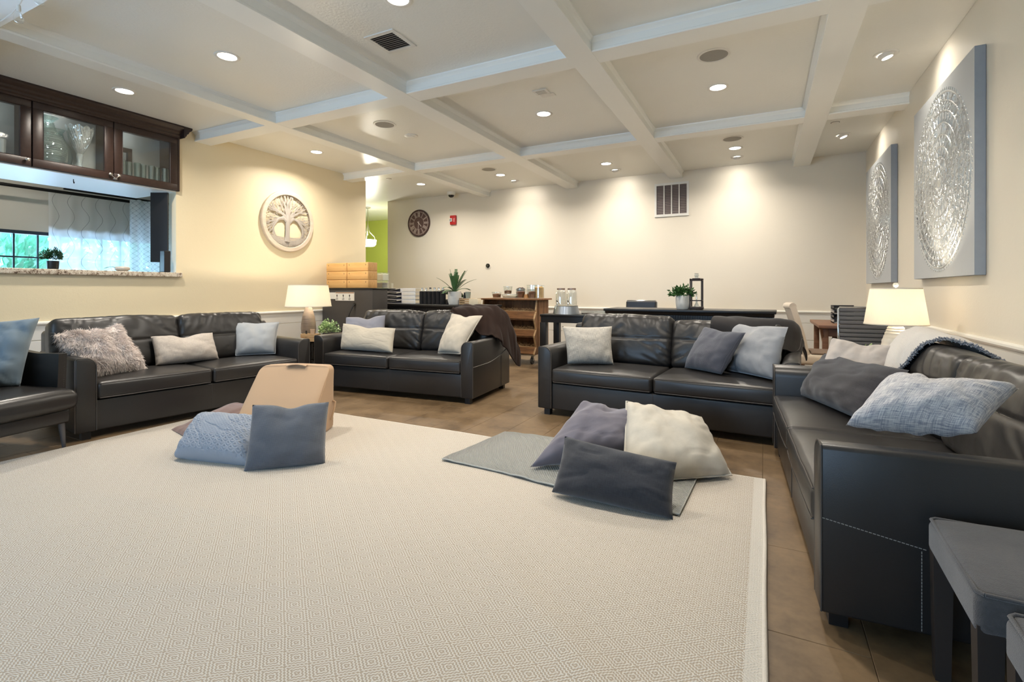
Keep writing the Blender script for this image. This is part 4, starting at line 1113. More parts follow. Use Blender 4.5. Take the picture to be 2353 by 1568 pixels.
cz = [(cz[min(len(cz) - 1, i // 5)][0] * (1 - i % 5 / 5) + cz[min(len(cz) - 1, i // 5 + 1)][0] * (i % 5 / 5), 1.18 * (cz[min(len(cz) - 1, i // 5)][1] * (1 - i % 5 / 5) + cz[min(len(cz) - 1, i // 5 + 1)][1] * (i % 5 / 5))) for i in range(5 * (len(cz) - 1) + 1)]
m = MB().lathe(cz, seg=104, cap0=False, cap1=False)
m.v = [(x * (1 + .03 * sin(26 * math.atan2(y, x) + z * 60) * (1 if z > .2 else .5)), y * (1 + .03 * sin(26 * math.atan2(y, x) + z * 60) * (1 if z > .2 else .5)), z + (.012 * sin(10 * math.atan2(y, x)) if z > .40 else 0)) for x, y, z in m.v]
solo('crystal_goblet', m, MAT['glass_c'], 'cut crystal footed goblet beside the ribbed vase', 'goblet', (-6.57, 2.655, zf), ang=20)
tum = MB().lathe([(.0001, .004), (.026, .004), (.028, .0), (.030, .03), (.034, .25), (.0315, .25), (.027, .02), (.0001, .018)], seg=24, cap0=False, cap1=False).mesh('tumbler', MAT['glass_dk'])
for k in range(7):
    o = link('tumbler', tum, None, (-6.56 - .03 * (k % 2), 3.05 + .075 * k, zf))
    o['label'] = 'smoked glass tumbler behind the right cabinet door, %s of seven from the left' % ('first', 'second', 'third', 'fourth', 'fifth', 'sixth', 'last')[k]; o['category'] = 'glass'; o['group'] = 'smoked tumblers in a row behind the right cabinet door'
t = thing('wooden_arch', 'brown square arch standing behind the row of tumblers', 'ornament', (-6.70, 3.13, zf))
part('post', MB().box(-.02, .02, .03, .075, 0, .38), MAT['dark_wood'], t, smooth=False); part('lintel', MB().box(-.02, .02, -.20, .075, .38, .43), MAT['dark_wood'], t, smooth=False); part('post', MB().box(-.02, .02, -.20, -.155, 0, .38), MAT['dark_wood'], t, smooth=False)
tg = MB().lathe([(.0001, .004), (.030, .004), (.034, .0), (.038, .10), (.040, .21), (.037, .21), (.034, .02), (.0001, .016)], seg=24, cap0=False, cap1=False).mesh('tall_glass', MAT['glass_c'])
for k in range(4):
    o = link('tall_glass', tg, None, (-6.56 + .03 * (k % 2), 1.72 + .10 * k, zf))
    o['label'] = 'clear tall glass behind the leftmost cabinet door, %s of four from the left' % ('first', 'second', 'third', 'last')[k]; o['category'] = 'glass'; o['group'] = 'tall glasses behind the leftmost cabinet door'
jug = MB().lathe([(.0001, 0), (.06, 0), (.075, .08), (.07, .18), (.035, .26), (.03, .34), (.04, .37), (.036, .37), (.027, .33), (.0001, .25)], seg=28, cap0=False, cap1=False)
solo('glass_decanter', jug, MAT['glass_dk'], 'slim smoked decanter at the back of the leftmost cabinet', 'decanter', (-6.68, 1.93, zf))

# granite ledge and what stands on it
def granite():
    t = NT('speckled_granite')
    s = t.noise(t.O, 130, 4, .7)
    n = t.noise(t.O, 22, 5, .7); f = t.math('ADD', t.math('MULTIPLY', s, .5), t.math('MULTIPLY', n, .7))
    cc = t.ramp(f, [(.47, lin((40, 32, 29))), (.53, lin((128, 106, 88))), (.59, lin((200, 188, 170))), (.75, lin((222, 216, 204)))])
    return t.set(col=cc, rough=.2)
MAT['granite'] = granite()
solo('granite_ledge', MB().rbox(-.20, .045, -2.9, .0, 0, .055, .008, 2).rbox(-.003, .045, -.02, .055, 0, .055, .008, 2), MAT['granite'], 'speckled granite bar ledge on the pass-through', 'ledge', (LX, OY1 - .001, 1.308))
ZL = 1.364
def tuft(n, R_, hgt, lw, ll, seed, up=.6, mat=None):
    rr = random.Random(seed); m = MB()
    for k in range(n):
        a = rr.uniform(0, 2 * pi); e = math.asin(rr.uniform(-.35, 1))
        d = Vector((cos(a) * cos(e), sin(a) * cos(e), sin(e) * up + .1))
        q_ = rr.uniform(.55, 1.1) * (1 + .25 * sin(a * 3 + seed)); p = Vector((d.x * R_ * q_, d.y * R_ * q_, hgt + d.z * R_ * q_))
        q = (d + Vector((rr.uniform(-.6, .6), rr.uniform(-.6, .6), rr.uniform(-.2, .7)))).normalized()
        s = q.cross(Vector((rr.uniform(-1, 1), rr.uniform(-1, 1), rr.uniform(-1, 1))))
        s = s.normalized() * lw if s.length > 1e-6 else Vector((lw, 0, 0))
        b = p - q * ll * .3
        up_ = q.cross(s).normalized() * lw * .3
        m.add([b, b + q * ll * .5 + s + up_, b + q * ll, b + q * ll * .5 - s + up_], [(0, 1, 2), (0, 2, 3)])
    return m
t = thing('potted_plant', 'small bushy plant in a black pot on the granite ledge', 'plant', (-6.52, 2.41, ZL))
part('pot', MB().lathe([(.0001, 0), (.042, 0), (.046, .01), (.050, .085), (.046, .085), (.044, .07), (.0001, .07)], seg=28, cap0=False, cap1=False), MAT['black'], t)
part('foliage', tuft(1100, .078, .118, .0035, .026, 1, .95), MAT['leaf_d'], t, kind='stuff')
t = thing('stone_bowl', 'marbled pebble bowl with dark leaf lying on the granite ledge', 'ornament', (-6.50, 3.02, ZL))
part('bowl', MB().lathe([(.0001, 0), (.05, .002), (.070, .018), (.072, .035), (.06, .050), (.0001, .056)], seg=28, cap0=False, cap1=False), plain('marbled_stone', (196, 186, 174), .4, 0, (60, .2, .003), .35), t)
part('leaf', MB().surf([[(-.01 + .01 * sin(f * 5) + w * .022 * sin(pi * min(1, f * 1.1 + .06)), -.06 - .13 * f, .038 + .02 * sin(pi * f) - .03 * f) for w in (-1, -.4, .4, 1)] for f in [i / 8 for i in range(9)]], .002), MAT['leaf_d'], t)
t = thing('speaker_box', 'slim black speaker standing at the right end of the granite ledge', 'speaker', (-6.50, 3.475, ZL))
part('body', MB().rbox(-.05, .045, -.036, .036, .002, .262, .006), MAT['black'], t); part('grille', MB().box(.045, .047, -.031, .031, .012, .252), plain('black_cloth', (30, 28, 28), .9), t, smooth=False)
t = thing('hanging_panel', 'black panel hanging under the right end of the cabinet soffit', 'panel', (-6.66, 3.415, 1.49), R(27))
part('board', MB().rbox(-.02, .19, -.012, .012, .0, .850, .004), MAT['black'], t); part('post', MB().box(.10, .13, -.02, .012, -.126, .02), MAT['black_m'], t, smooth=False)
t = thing('hook', 'small dark hook screwed under the white soffit', 'hook', (-6.62, 2.62, 2.341))
part('stem', MB().tube([(0, 0, 0), (0, 0, -.03), (.012, 0, -.045), (.02, 0, -.03)], .004, 6), MAT['black_m'], t)
# kitchen curtains
def curtain_mat(name, hexes):
    t = NT(name); sx = t.n('SeparateXYZ', {0: t.U})
    if hexes:
        a = t.math('MULTIPLY', t.math('SINE', t.math('MULTIPLY', sx.outputs[1], 2 * pi / .075)), .012)
        x = t.math('FRACT', t.math('DIVIDE', sx.outputs[0], .05))
        alt = t.math('SUBTRACT', t.math('MULTIPLY', t.math('GREATER_THAN', t.math('FRACT', t.math('DIVIDE', sx.outputs[0], .1)), .5), 2.0), 1.0)
        l = t.math('LESS_THAN', t.math('ABSOLUTE', t.math('SUBTRACT', t.math('SUBTRACT', x, .5), t.math('MULTIPLY', t.math('MULTIPLY', a, alt), 36))), .07)
    else:
        a = t.math('MULTIPLY', t.math('SINE', t.math('MULTIPLY', sx.outputs[1], 2 * pi / .42)), .055)
        x = t.math('FRACT', t.math('ADD', t.math('DIVIDE', sx.outputs[0], .22), t.math('DIVIDE', a, .22)))
        l = t.math('LESS_THAN', t.math('ABSOLUTE', t.math('SUBTRACT', x, .5)), .018)
    cc = t.mix(t.math('MULTIPLY', l, .75), (.86, .88, .9), (.25, .28, .32))
    df = t.n('BsdfDiffuse', {0: cc}); tl = t.n('BsdfTranslucent', {0: cc}); tr = t.n('BsdfTransparent', {0: (1, 1, 1, 1)})
    m1 = t.n('MixShader', {0: .7, 1: df.outputs[0], 2: tl.outputs[0]}); m2 = t.n('MixShader', {0: .28, 1: m1.outputs[0], 2: tr.outputs[0]})
    t.t.links.new(m2.outputs[0], t.out.inputs[0]); return t.m
def drape(y0, y1, z0, z1, x, n, amp, seed):
    nu = 90; P = []; UV = []
    for j in range(8):
        v = j / 7; row = []; ur = []
        for i in range(nu + 1):
            u = i / nu
            row.append((amp * (.4 + .6 * v) * sin(u * n * 2 * pi + seed) + amp * .5 * nz(u * 6, v, seed), y0 + (y1 - y0) * u, z1 + (z0 - z1) * v)); ur.append((u * (y1 - y0) * 1.3, v * (z1 - z0)))
        P.append(row); UV.append(ur)
    m = MB().surf(np.array(P), 0, np.array(UV)); return m
t = thing('sheer_curtain', 'long sheer white curtain with wavy lines in the kitchen window', 'curtain', (-8.80, 0, 0))
part('cloth', drape(3.20, 4.75, .9, 2.50, 0, 7, .035, 1), curtain_mat('wavy_sheer', False), t, ang=80)
t = thing('sheer_curtain', 'narrow curtain with honeycomb print by the black panel', 'curtain', (-8.35, 0, 0))
part('cloth', drape(3.98, 4.62, .9, 2.50, 0, 4, .04, 4), curtain_mat('honeycomb_sheer', True), t, ang=80)
solo('curtain_rod', MB().tube([(0, -1, 0), (0, 3.2, 0), (0, 6.2, 0)], .022, 10), MAT['black_m'], 'black curtain rod across the kitchen window', 'curtain rod', (-8.80, 0, 2.525))
solo('curtain_rod', MB().tube([(0, 3.2, 0), (0, 6.2, 0)], .014, 10).cyl((0, 3.3, 0), (0, 3.3, 3.155 - 2.505), .008), MAT['black_m'], 'shorter black rod carrying the honeycomb curtain', 'curtain rod', (-8.35, 0, 2.505))
# shrubs outside the kitchen window
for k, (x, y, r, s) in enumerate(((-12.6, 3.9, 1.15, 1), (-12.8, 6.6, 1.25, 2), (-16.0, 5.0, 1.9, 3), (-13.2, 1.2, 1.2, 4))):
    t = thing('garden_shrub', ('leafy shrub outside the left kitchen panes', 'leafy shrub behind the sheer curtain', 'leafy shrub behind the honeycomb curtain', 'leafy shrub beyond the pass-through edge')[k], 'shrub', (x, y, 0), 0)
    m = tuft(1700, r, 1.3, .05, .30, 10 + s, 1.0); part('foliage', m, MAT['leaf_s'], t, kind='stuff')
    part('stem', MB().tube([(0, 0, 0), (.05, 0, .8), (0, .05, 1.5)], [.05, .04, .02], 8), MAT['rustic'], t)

# ------------------------------------------------------------------ tree plaque
t = thing('tree_plaque', 'round carved tree of life plaque in pale wood on the left wall', 'wall art', (LX, 5.18, 2.19))
tw = wood('whitewashed_wood', (196, 178, 156), (216, 202, 184), (8, 2, 20), .6, st=.1)
tw2 = wood('pale_grey_carving', (150, 142, 134), (178, 170, 160), (8, 20, 3), .6, st=.1)
part('ring', MB().lathe([(.395, .004), (.395, .042), (.402, .048), (.452, .048), (.462, .040), (.462, .004)], seg=72, ax='x', cap0=False, cap1=False).lathe([(.395, .042), (.395, .004), (.462, .004)], seg=72, ax='x', cap0=False, cap1=False), tw, t)
m = MB(); tr_ = random.Random(21)
def branch(y, z, a, L_, w, depth, bend):
    pts = [(y, z)]; n = 6; ang = a
    for i in range(n):
        ang += bend / n + tr_.uniform(-.05, .05); y += cos(ang) * L_ / n; z += sin(ang) * L_ / n
        pts.append((y, z))
        if math.hypot(y, z) > .398: break
    ws = [w * (1 - .55 * i / n) for i in range(len(pts))]
    m.tube([(.026, p, q) for p, q in pts], ws, 6)
    if depth <= 0 or math.hypot(y, z) > .395: return
    for s in (-1, 1):
        branch(y, z, ang + s * tr_.uniform(.28, .50), L_ * tr_.uniform(.62, .80), w * .50, depth - 1, s * tr_.uniform(-.5, .3))
        if depth >= 2 and tr_.random() < .8:
            k = len(pts) // 2; branch(pts[k][0], pts[k][1], a + s * tr_.uniform(.5, .8), L_ * .62, w * .38, depth - 1, -s * .3)
m.tube([(.026, -.02, -.31), (.026, -.012, -.2), (.026, -.008, -.05), (.026, 0, .05), (.026, 0, .10)], [.052, .038, .040, .048, .030], 10)
for a, L_, w, b in ((1.62, .22, .030, 0), (1.95, .22, .026, -.2), (1.25, .22, .026, .2), (2.45, .25, .026, .3), (.72, .25, .026, -.3), (2.85, .22, .026, .8), (.30, .22, .026, -.8), (2.15, .2, .022, .5), (1.0, .2, .022, -.5)):
    branch(0, .03, a, L_, w, 3, b)
for s in (-1, 1):
    P = [(0, -.02), (s * .09, .05), (s * .17, .02), (s * .23, -.06), (s * .29, -.16)]
    m.tube([(.026, y, z) for y, z in P], [.036, .026, .020, .014, .008], 7)
    for k in range(9):
        f = .35 + .07 * k; i = min(3, int(f * 4)); ff = f * 4 - i
        y = P[i][0] + (P[i + 1][0] - P[i][0]) * ff; z = P[i][1] + (P[i + 1][1] - P[i][1]) * ff
        branch(y, z, (pi if s < 0 else 0) + s * (-.9 + .25 * k) * -1 if False else ((0 if s > 0 else pi) + s * (.5 - .28 * k)), .13, .010, 2, -s * .4)
for k in range(46):
    a = pi + pi * (k + .5) / 46; r1 = .395
    y, z = r1 * cos(a), r1 * sin(a)
    if z < -.20: m.tube([(.024, y * .25, -.30), (.026, y * .65, -.30 + (z + .30) * .45), (.024, y, z)], [.012, .009, .006], 6)
for z in (-.245, -.262, -.28):
    w_ = math.sqrt(.395 ** 2 - z * z); m.tube([(.022, -w_, z + .01), (.024, -.1, z - .006), (.024, .1, z - .006), (.022, w_, z + .01)], .007, 6)
m.v = [(.026 + (x - .026) * .4, y, z) for x, y, z in m.v]
part('carved_tree', m, tw2, t)

# ------------------------------------------------------------------ embossed canvases
silver = NT('embossed_silver'); n_ = silver.noise(silver.O, 9, 4); silver.set(col=silver.mix(n_, lin((186, 188, 188)), lin((214, 216, 214))), metal=.55, rough=.30, nrm=silver.bump(silver.noise(silver.O, 120, 4), .25, .003)); silver = silver.m
cv_grey = fabric('grey_painted_canvas', (180, 184, 186), (172, 176, 179), 600, uvs=False, st=.15, rough=.6)
cv_edge = plain('blue_grey_canvas_edge', (150, 157, 166), .7)
rel_b = MB(); rc = random.Random(5); X0 = -.026
def pol(r_, a, dx=0): return (X0 - dx, r_ * cos(a), r_ * sin(a))
rings_ = [.07, .13, .20, .28, .37, .46, .55, .625, .69]
for k, r_ in enumerate(rings_):
    rel_b.tube([pol(r_ + .003 * nz(cos(a) * 4, sin(a) * 4, k), a) for a in [2 * pi * i / 90 for i in range(91)]], .0075, 5)
for b in range(len(rings_) - 1):
    r0, r1 = rings_[b], rings_[b + 1]; n = (10, 16, 24, 32, 40, 48, 56, 64)[b]
    for k in range(n):
        a0 = 2 * pi * k / n; w = 2 * pi / n
        if b % 3 == 0:                        # petal outline with a vein
            for s in (-1, 1): rel_b.tube([pol(r0 + (r1 - r0) * f, a0 + s * w * .42 * sin(pi * min(1, f * .94 + .03))) for f in (0, .25, .5, .75, 1)], .006, 4)
            rel_b.tube([pol(r0 + (r1 - r0) * f, a0) for f in (.15, .7)], .005, 4)
        elif b % 3 == 1:                      # hooked scroll
            s = 1 if k % 2 else -1
            rel_b.tube([pol(r0 + (r1 - r0) * f, a0 + s * w * q) for f, q in ((.05, -.3), (.4, -.1), (.8, .25), (.9, .0), (.65, -.05))], .006, 4)
            rel_b.tube([pol(r0 + (r1 - r0) * f, a0 + s * w * q) for f, q in ((.1, .3), (.5, .42), (.95, .4))], .005, 4)
        else:                                 # zigzag strokes
            rel_b.tube([pol(r0 + (r1 - r0) * f, a0 + w * q) for f, q in ((.05, -.4), (.95, 0), (.05, .4))], .006, 4)
            rel_b.tube([pol(r0 + (r1 - r0) * f, a0 + w * q) for f, q in ((.05, -.15), (.5, 0), (.05, .15))], .005, 4)
for k in range(1500):                          # crackle of short raised dabs
    r_ = .68 * math.sqrt(rc.random()); a = rc.uniform(0, 2 * pi); d = a + rc.choice((0, 0, pi / 2)) + rc.uniform(-.5, .5); l = rc.uniform(.012, .034)
    y, z = r_ * cos(a), r_ * sin(a)
    rel_b.tube([(X0, y - cos(d) * l / 2, z - sin(d) * l / 2), (X0 - .004, y, z), (X0, y + cos(d) * l / 2, z + sin(d) * l / 2)], [.002, .0055, .002], 4)
for k in range(96):
    a = 2 * pi * k / 96; rel_b.lathe([(.0001, -.008), (.010, -.006), (.012, 0)], pol(.712, a, 0), 6, 'x', cap0=False, cap1=False)
rel_b.lathe([(.0001, -.012), (.03, -.010), (.045, 0)], (X0, 0, 0), 20, 'x', cap0=False, cap1=False)
rel = rel_b.mesh('relief', silver, True, 60)
face = MB().box(-.025, -.0249, -.74, .74, -.75, .75).mesh('front', cv_grey, False)
def canvas(y, z, label):
    t = thing('embossed_canvas', label, 'wall art', (RX - .012, y, z), 0, 'pair of embossed mandala canvases')
    part('canvas_body', MB().rbox(-.048, .010, -.75, .75, -.765, .765, .003, 1), cv_edge, t, smooth=False)
    o = link('canvas_front', MB().box(-.0495, -.047, -.748, .748, -.763, .763).mesh('canvas_front', cv_grey, False), t)
    link('relief', rel, t, (-.021, 0, 0))
canvas(5.10, 2.015, 'large grey canvas with raised silver mandala, nearer and bigger in view')
canvas(7.555, 2.0, 'grey canvas with raised silver mandala at the far end of the right wall')

# ------------------------------------------------------------------ side tables and table lamps
t = thing('side_table', 'small black metal side table between the left and middle sofas', 'side table', (-5.28, 4.60, 0))
for k in range(4): part('plank', MB().rbox(-.20 + .10 * k + .001, -.20 + .10 * (k + 1) - .001, -.20, .20, .478, .500, .003, 1), MAT['black_m'], t)
fr = MB()
for x in (-.175, .175):
    for y in (-.175, .175): part('leg', MB().box(x - .012, x + .012, y - .012, y + .012, 0, .478), MAT['black_m'], t, smooth=False)
for x in (-.175, .175): part('stretcher', MB().box(x - .009, x + .009, -.20, .20, .20, .218), MAT['black_m'], t, smooth=False); part('brace', MB().tube([(x, -.2, .175), (x, .2, .47)], .008, 6), MAT['black_m'], t)
for y in (-.175, .175): part('stretcher', MB().box(-.20, .20, y - .009, y + .009, .20, .218), MAT['black_m'], t, smooth=False); part('stretcher', MB().box(-.20, .20, y - .009, y + .009, .36, .372), MAT['black_m'], t, smooth=False)
sh = shade_mat('linen_shade', (246, 242, 232), 1)
def table_lamp(label, loc, prof, bmat, zs0, zs1, r0, r1, e, finial=False, zb=.13):
    t = thing('table_lamp', label, 'table lamp', loc)
    part('base', MB().lathe(prof, seg=32, cap0=False, cap1=False), bmat, t)
    s = part('lamp_shade', MB().lathe([(r0, zs0), (r1, zs1), (r1 - .003, zs1), (r0 - .003, zs0)], seg=48, cap0=False, cap1=False), sh, t, ang=80)
    part('rim', MB().lathe([(r0 + .001, zs0), (r0 + .002, zs0 + .008), (r0 - .001, zs0 + .008)], seg=48, cap0=False, cap1=False).lathe([(r1 + .001, zs1 - .008), (r1 + .001, zs1 + .001), (r1 - .004, zs1 + .001)], seg=48, cap0=False, cap1=False), plain('shade_trim', (226, 218, 202), .8) if 'shade_trim' not in bpy.data.materials else bpy.data.materials['shade_trim'], s)
    part('harp', MB().tube([(0, 0, zs0 - .03), (0, 0, zs0 + .05)], .010, 8).tube([(-.003, 0, zs1 - .02), (r1 - .01, 0, zs1 - .012)], .002, 5).tube([(.003, 0, zs1 - .02), (-r1 + .01, 0, zs1 - .012)], .002, 5).tube([(0, 0, zs0 + .05), (.03, 0, zs0 + .11), (.03, 0, zs1 - .06), (0, 0, zs1 - .015)], .002, 5), MAT['nickel'], t)
    part('bulb', MB().lathe([(.012, zs0 + .05), (.016, zs0 + .07), (.030, zs0 + .105), (.028, zs0 + .13), (.0001, zs0 + .145)], seg=18, cap0=False, cap1=False), glow('lit_bulb', (1, .86, .66), 25) if 'lit_bulb' not in bpy.data.materials else bpy.data.materials['lit_bulb'], t)
    if finial: part('finial', MB().lathe([(.006, zs1 - .02), (.006, zs1 + .004), (.016, zs1 + .012), (.021, zs1 + .026), (.014, zs1 + .040), (.0001, zs1 + .044)], seg=20, cap0=False, cap1=False), MAT['glass_c'], t)
    lamp('lamp_light', 'POINT', (.045, 0, zs0 + zb), K_LAMP * e, (1, .85, .64), t, shadow_soft_size=.03)
tb = wood('woven_bronze_grey', (92, 78, 68), (152, 136, 122), (6, 6, 160), .4, st=.5); tb_c = plain('white_ceramic', (222, 216, 206), .4, 0, (40, .2, .003))
pf = [(.0001, 0), (.062, 0), (.068, .01), (.088, .07), (.094, .12), (.090, .18), (.078, .25), (.060, .31), (.044, .35), (.034, .375), (.022, .385), (.0001, .388)]
table_lamp('lit table lamp with grey woven base between the left and middle sofas', (-5.36, 4.62, .501), [(a, b * 1.17) for a, b in pf], tb, .43, .715, .287, .245, 1.0, False, .250)
t = thing('side_table', 'low wooden side table hidden behind the far arm of the right sofa', 'side table', (.93, 4.88, 0))
part('top', MB().rbox(-.25, .25, -.25, .25, .50, .53, .006), MAT['desk'], t)
for x in (-.21, .21):
    for y in (-.21, .21): part('leg', MB().box(x - .02, x + .02, y - .02, y + .02, 0, .50), MAT['desk'], t, smooth=False)
pf2 = [(.0001, 0), (.10, 0), (.105, .01), (.11, .06), (.105, .14), (.085, .23), (.062, .30), (.048, .335), (.040, .345), (.0001, .348)]
table_lamp('lit table lamp with white ridged base by the right wall', (.93, 4.90, .53), [(r_ + (.0025 * sin(z * 300) if 0 < r_ < .12 and z > .02 else 0), z) for r_, z in [(pf2[min(len(pf2) - 1, int(i / 6))][0] + (pf2[min(len(pf2) - 1, int(i / 6) + 1)][0] - pf2[min(len(pf2) - 1, int(i / 6))][0]) * (i % 6) / 6, pf2[min(len(pf2) - 1, int(i / 6))][1] + (pf2[min(len(pf2) - 1, int(i / 6) + 1)][1] - pf2[min(len(pf2) - 1, int(i / 6))][1]) * (i % 6) / 6) for i in range(6 * (len(pf2) - 1) + 1)]], tb_c, .345, .635, .21, .168, 1.0, True)
t = thing('succulent', 'pale green air plant beside the white lamp base', 'plant', (.70, 4.76, .53))
part('pot', MB().lathe([(.0001, 0), (.045, 0), (.055, .12), (.050, .12), (.0001, .10)], seg=20, cap0=False, cap1=False), MAT['pot_w'], t)
for k in range(9):
    a = k * 2.4; L_ = .045 + .015 * (k % 3)
    part('leaf', MB().tube([(0, 0, .11), (cos(a) * .02, sin(a) * .02, .14), (cos(a) * .045, sin(a) * .045, .14 + L_ * .6), (cos(a) * .06, sin(a) * .06, .14 + L_ * .8)], [.008, .009, .005, .0015], 6), MAT['leaf_l'], t)
t = thing('artificial_plant', 'round pale green hydrangea plant on the side table', 'plant', (-5.05, 4.66, .501))
part('pot', MB().lathe([(.0001, 0), (.06, 0), (.075, .07), (.07, .07), (.0001, .06)], seg=22, cap0=False, cap1=False), plain('grey_stone_pot', (120, 118, 112), .8), t)
part('foliage', tuft(620, .115, .12, .011, .026, 31, .85), MAT['leaf_l'], t, kind='stuff')
t = thing('wooden_crate', 'small open pine crate in front of the woven lamp base', 'crate', (-5.13, 4.455, .501), R(20))
part('base', MB().box(-.105, .105, -.055, .055, 0, .008), MAT['pine'], t, smooth=False)
for z in (.008, .054):
    for a, b, c, d in ((-.105, .105, -.055, -.046), (-.105, .105, .046, .055)): part('slat', MB().box(a, b, c, d, z, z + .040), MAT['pine'], t, smooth=False)
for a, b in ((-.105, -.096), (.096, .105)): part('end_board', MB().box(a, b, -.046, .046, .008, .094), MAT['pine'], t, smooth=False)
solo('small_bottle', MB().lathe([(.0001, 0), (.017, 0), (.017, .075), (.010, .09), (.010, .125), (.0001, .128)], seg=16, cap0=False, cap1=False), MAT['black'], 'tiny black bottle in the pine crate', 'bottle', (-5.185, 4.435, .510))
solo('paper_cup', MB().lathe([(.0001, 0), (.020, 0), (.030, .142), (.028, .142), (.0001, .01)], seg=18, cap0=False, cap1=False), plain('tan_paper', (188, 164, 138), .8), 'tan cup in the pine crate beside the tiny bottle', 'cup', (-5.105, 4.465, .510))
# ------------------------------------------------------------------ tall dark cabinet with bamboo boxes
t = thing('storage_cabinet', 'tall charcoal cabinet back behind the corner lamp', 'cabinet', (-6.43, 5.82, 0))
part('body', MB().rbox(0, 1.07, 0, .34, 0, 1.16, .004, 1), MAT['char'], t)
part('top', MB().rbox(-.005, 1.085, -.008, .35, 1.16, 1.178, .003, 1), MAT['black'], t)
t = thing('paper_sign', 'white strip notice with three small pictures taped to the charcoal cabinet', 'sign', (-6.43 + .30, 5.818, 1.03))
part('sheet', MB().box(-.005, .40, -.003, 0, -.05, .085), MAT['paper'], t, smooth=False); part('sheet', MB().box(-.24, -.005, -.002, 0, -.025, .080), MAT['paper'], t, smooth=False)
part('header', MB().box(.0, .395, -.0036, -.003, .068, .080), plain('brown_ink', (150, 96, 48), .7), t, smooth=False)
ink = plain('dark_ink', (44, 38, 36), .7)
for k in range(3):
    x = .03 + .135 * k
    part('picture', MB().lathe([(.0001, .0034), (.013, .0034)], (x, 0, .035), 12, 'y', cap0=False, cap1=False).add([(x - .006, -.0034, .005), (x + .006, -.0034, .005), (x + .009, -.0034, .026), (x - .009, -.0034, .026)], [(0, 1, 2, 3)]), ink, t, smooth=False)
    part('picture', MB().tube([(x + .020 * cos(a), -.0034, -.022 + .016 * sin(a)) for a in [2 * pi * i / 12 for i in range(13)]], .0022, 4).tube([(x - .012, -.0034, -.034), (x + .012, -.0034, -.010)], .0022, 4), ink, t, smooth=False)
t = thing('power_cord', 'black power cord hanging from a grommet on the charcoal cabinet', 'cord', (-5.72, 5.815, .93))
part('grommet', MB().lathe([(.022, 0), (.024, .006), (.012, .008), (.012, .0)], seg=18, ax='y', cap0=False, cap1=False), MAT['black'], t)
part('cable', MB().tube([(0, -.006, 0), (-.01, -.03, -.03), (-.06, -.05, -.14), (-.10, -.05, -.26), (-.22, -.05, -.42), (-.30, -.05, -.58), (-.33, -.06, -.75)], .008, 7), MAT['black'], t)
part('cable', MB().tube([(.006, -.006, 0), (.0, -.035, -.04), (-.05, -.06, -.15), (-.08, -.055, -.27), (-.12, -.055, -.36)], .006, 7), MAT['black'], t)
bx = MB().rbox(0, .445, 0, .20, 0, .134, .005, 1).mesh('box', MAT['bamboo']); slot = MB().rbox(0, .009, -.001, .002, 0, .024, .002, 1).mesh('finger_slot', plain('slot_dark', (58, 34, 18), .7)); fm = MB().rbox(.004, .441, -.006, .001, .004, .130, .003, 1).mesh('drawer_front', MAT['bamboo'])
for i in range(2):
    for j in range(3):
        t = thing('bamboo_box', 'bamboo drawer box, %s of the %s column on the charcoal cabinet' % (('bottom', 'middle', 'top')[j], ('left', 'right')[i]), 'box', (-6.40 + .455 * i, 5.88, 1.179 + .136 * j), 0, 'stacked bamboo drawer boxes')
        link('case', bx, t); link('drawer_front', fm, t)
        for x in (.045, .39): link('finger_slot', slot, t, (x, -.006, .085))

# ------------------------------------------------------------------ dark bars with dentil trim
def bar_table(label, loc, rz, W, D, Htop):
    t = thing('bar_counter', label, 'counter', (*loc, 0), rz)
    bk = MAT['black']
    part('top', MB().bevprism([(-.03, Htop - .03), (D + .03, Htop - .03), (D + .03, Htop), (-.03, Htop)], -.03, W + .03, 'x', .005, 2), bk, t)
    part('cornice', MB().prism([(-.022, Htop - .03), (-.016, Htop - .045), (-.004, Htop - .055), (0, Htop - .065), (D, Htop - .065), (D + .004, Htop - .055), (D + .016, Htop - .045), (D + .022, Htop - .03)], -.012, W + .012, 'x'), bk, t)
    part('apron', MB().box(.006, D - .006, .006, W - .006, 0, 0).xf(Matrix()) if False else MB().box(.006, W - .006, .006, D - .006, Htop - .16, Htop - .065), bk, t, smooth=False)
    dn = MB(); n = int(W / .026)
    for k in range(n): dn.box(.01 + .026 * k, .024 + .026 * k, -.006, .006, Htop - .10, Htop - .070)
    for k in range(int(D / .026)): dn.box(W - .006, W + .006, .01 + .026 * k, .024 + .026 * k, Htop - .10, Htop - .070)
    part('dentil_trim', dn, bk, t, kind='stuff', smooth=False)
    for x in (0, W - .09):
        for y in (0, D - .09): part('leg', MB().rbox(x, x + .09, y, y + .09, 0, Htop - .16, .006, 1), bk, t)
    part('shelf', MB().box(.02, W - .02, .03, D - .03, .12, .15), bk, t, smooth=False)
    return t
B1 = dict(loc=(-6.235, 6.505), rz=R(-9.0))
bar_table('long dark bar counter behind the middle sofa, with binders and bottles', B1['loc'], B1['rz'], 2.55, .60, .925)
MB1 = mtx(B1['loc'], B1['rz'])
def on1(x, y, z=.926): return tuple(MB1 @ Vector((x, y, z)))
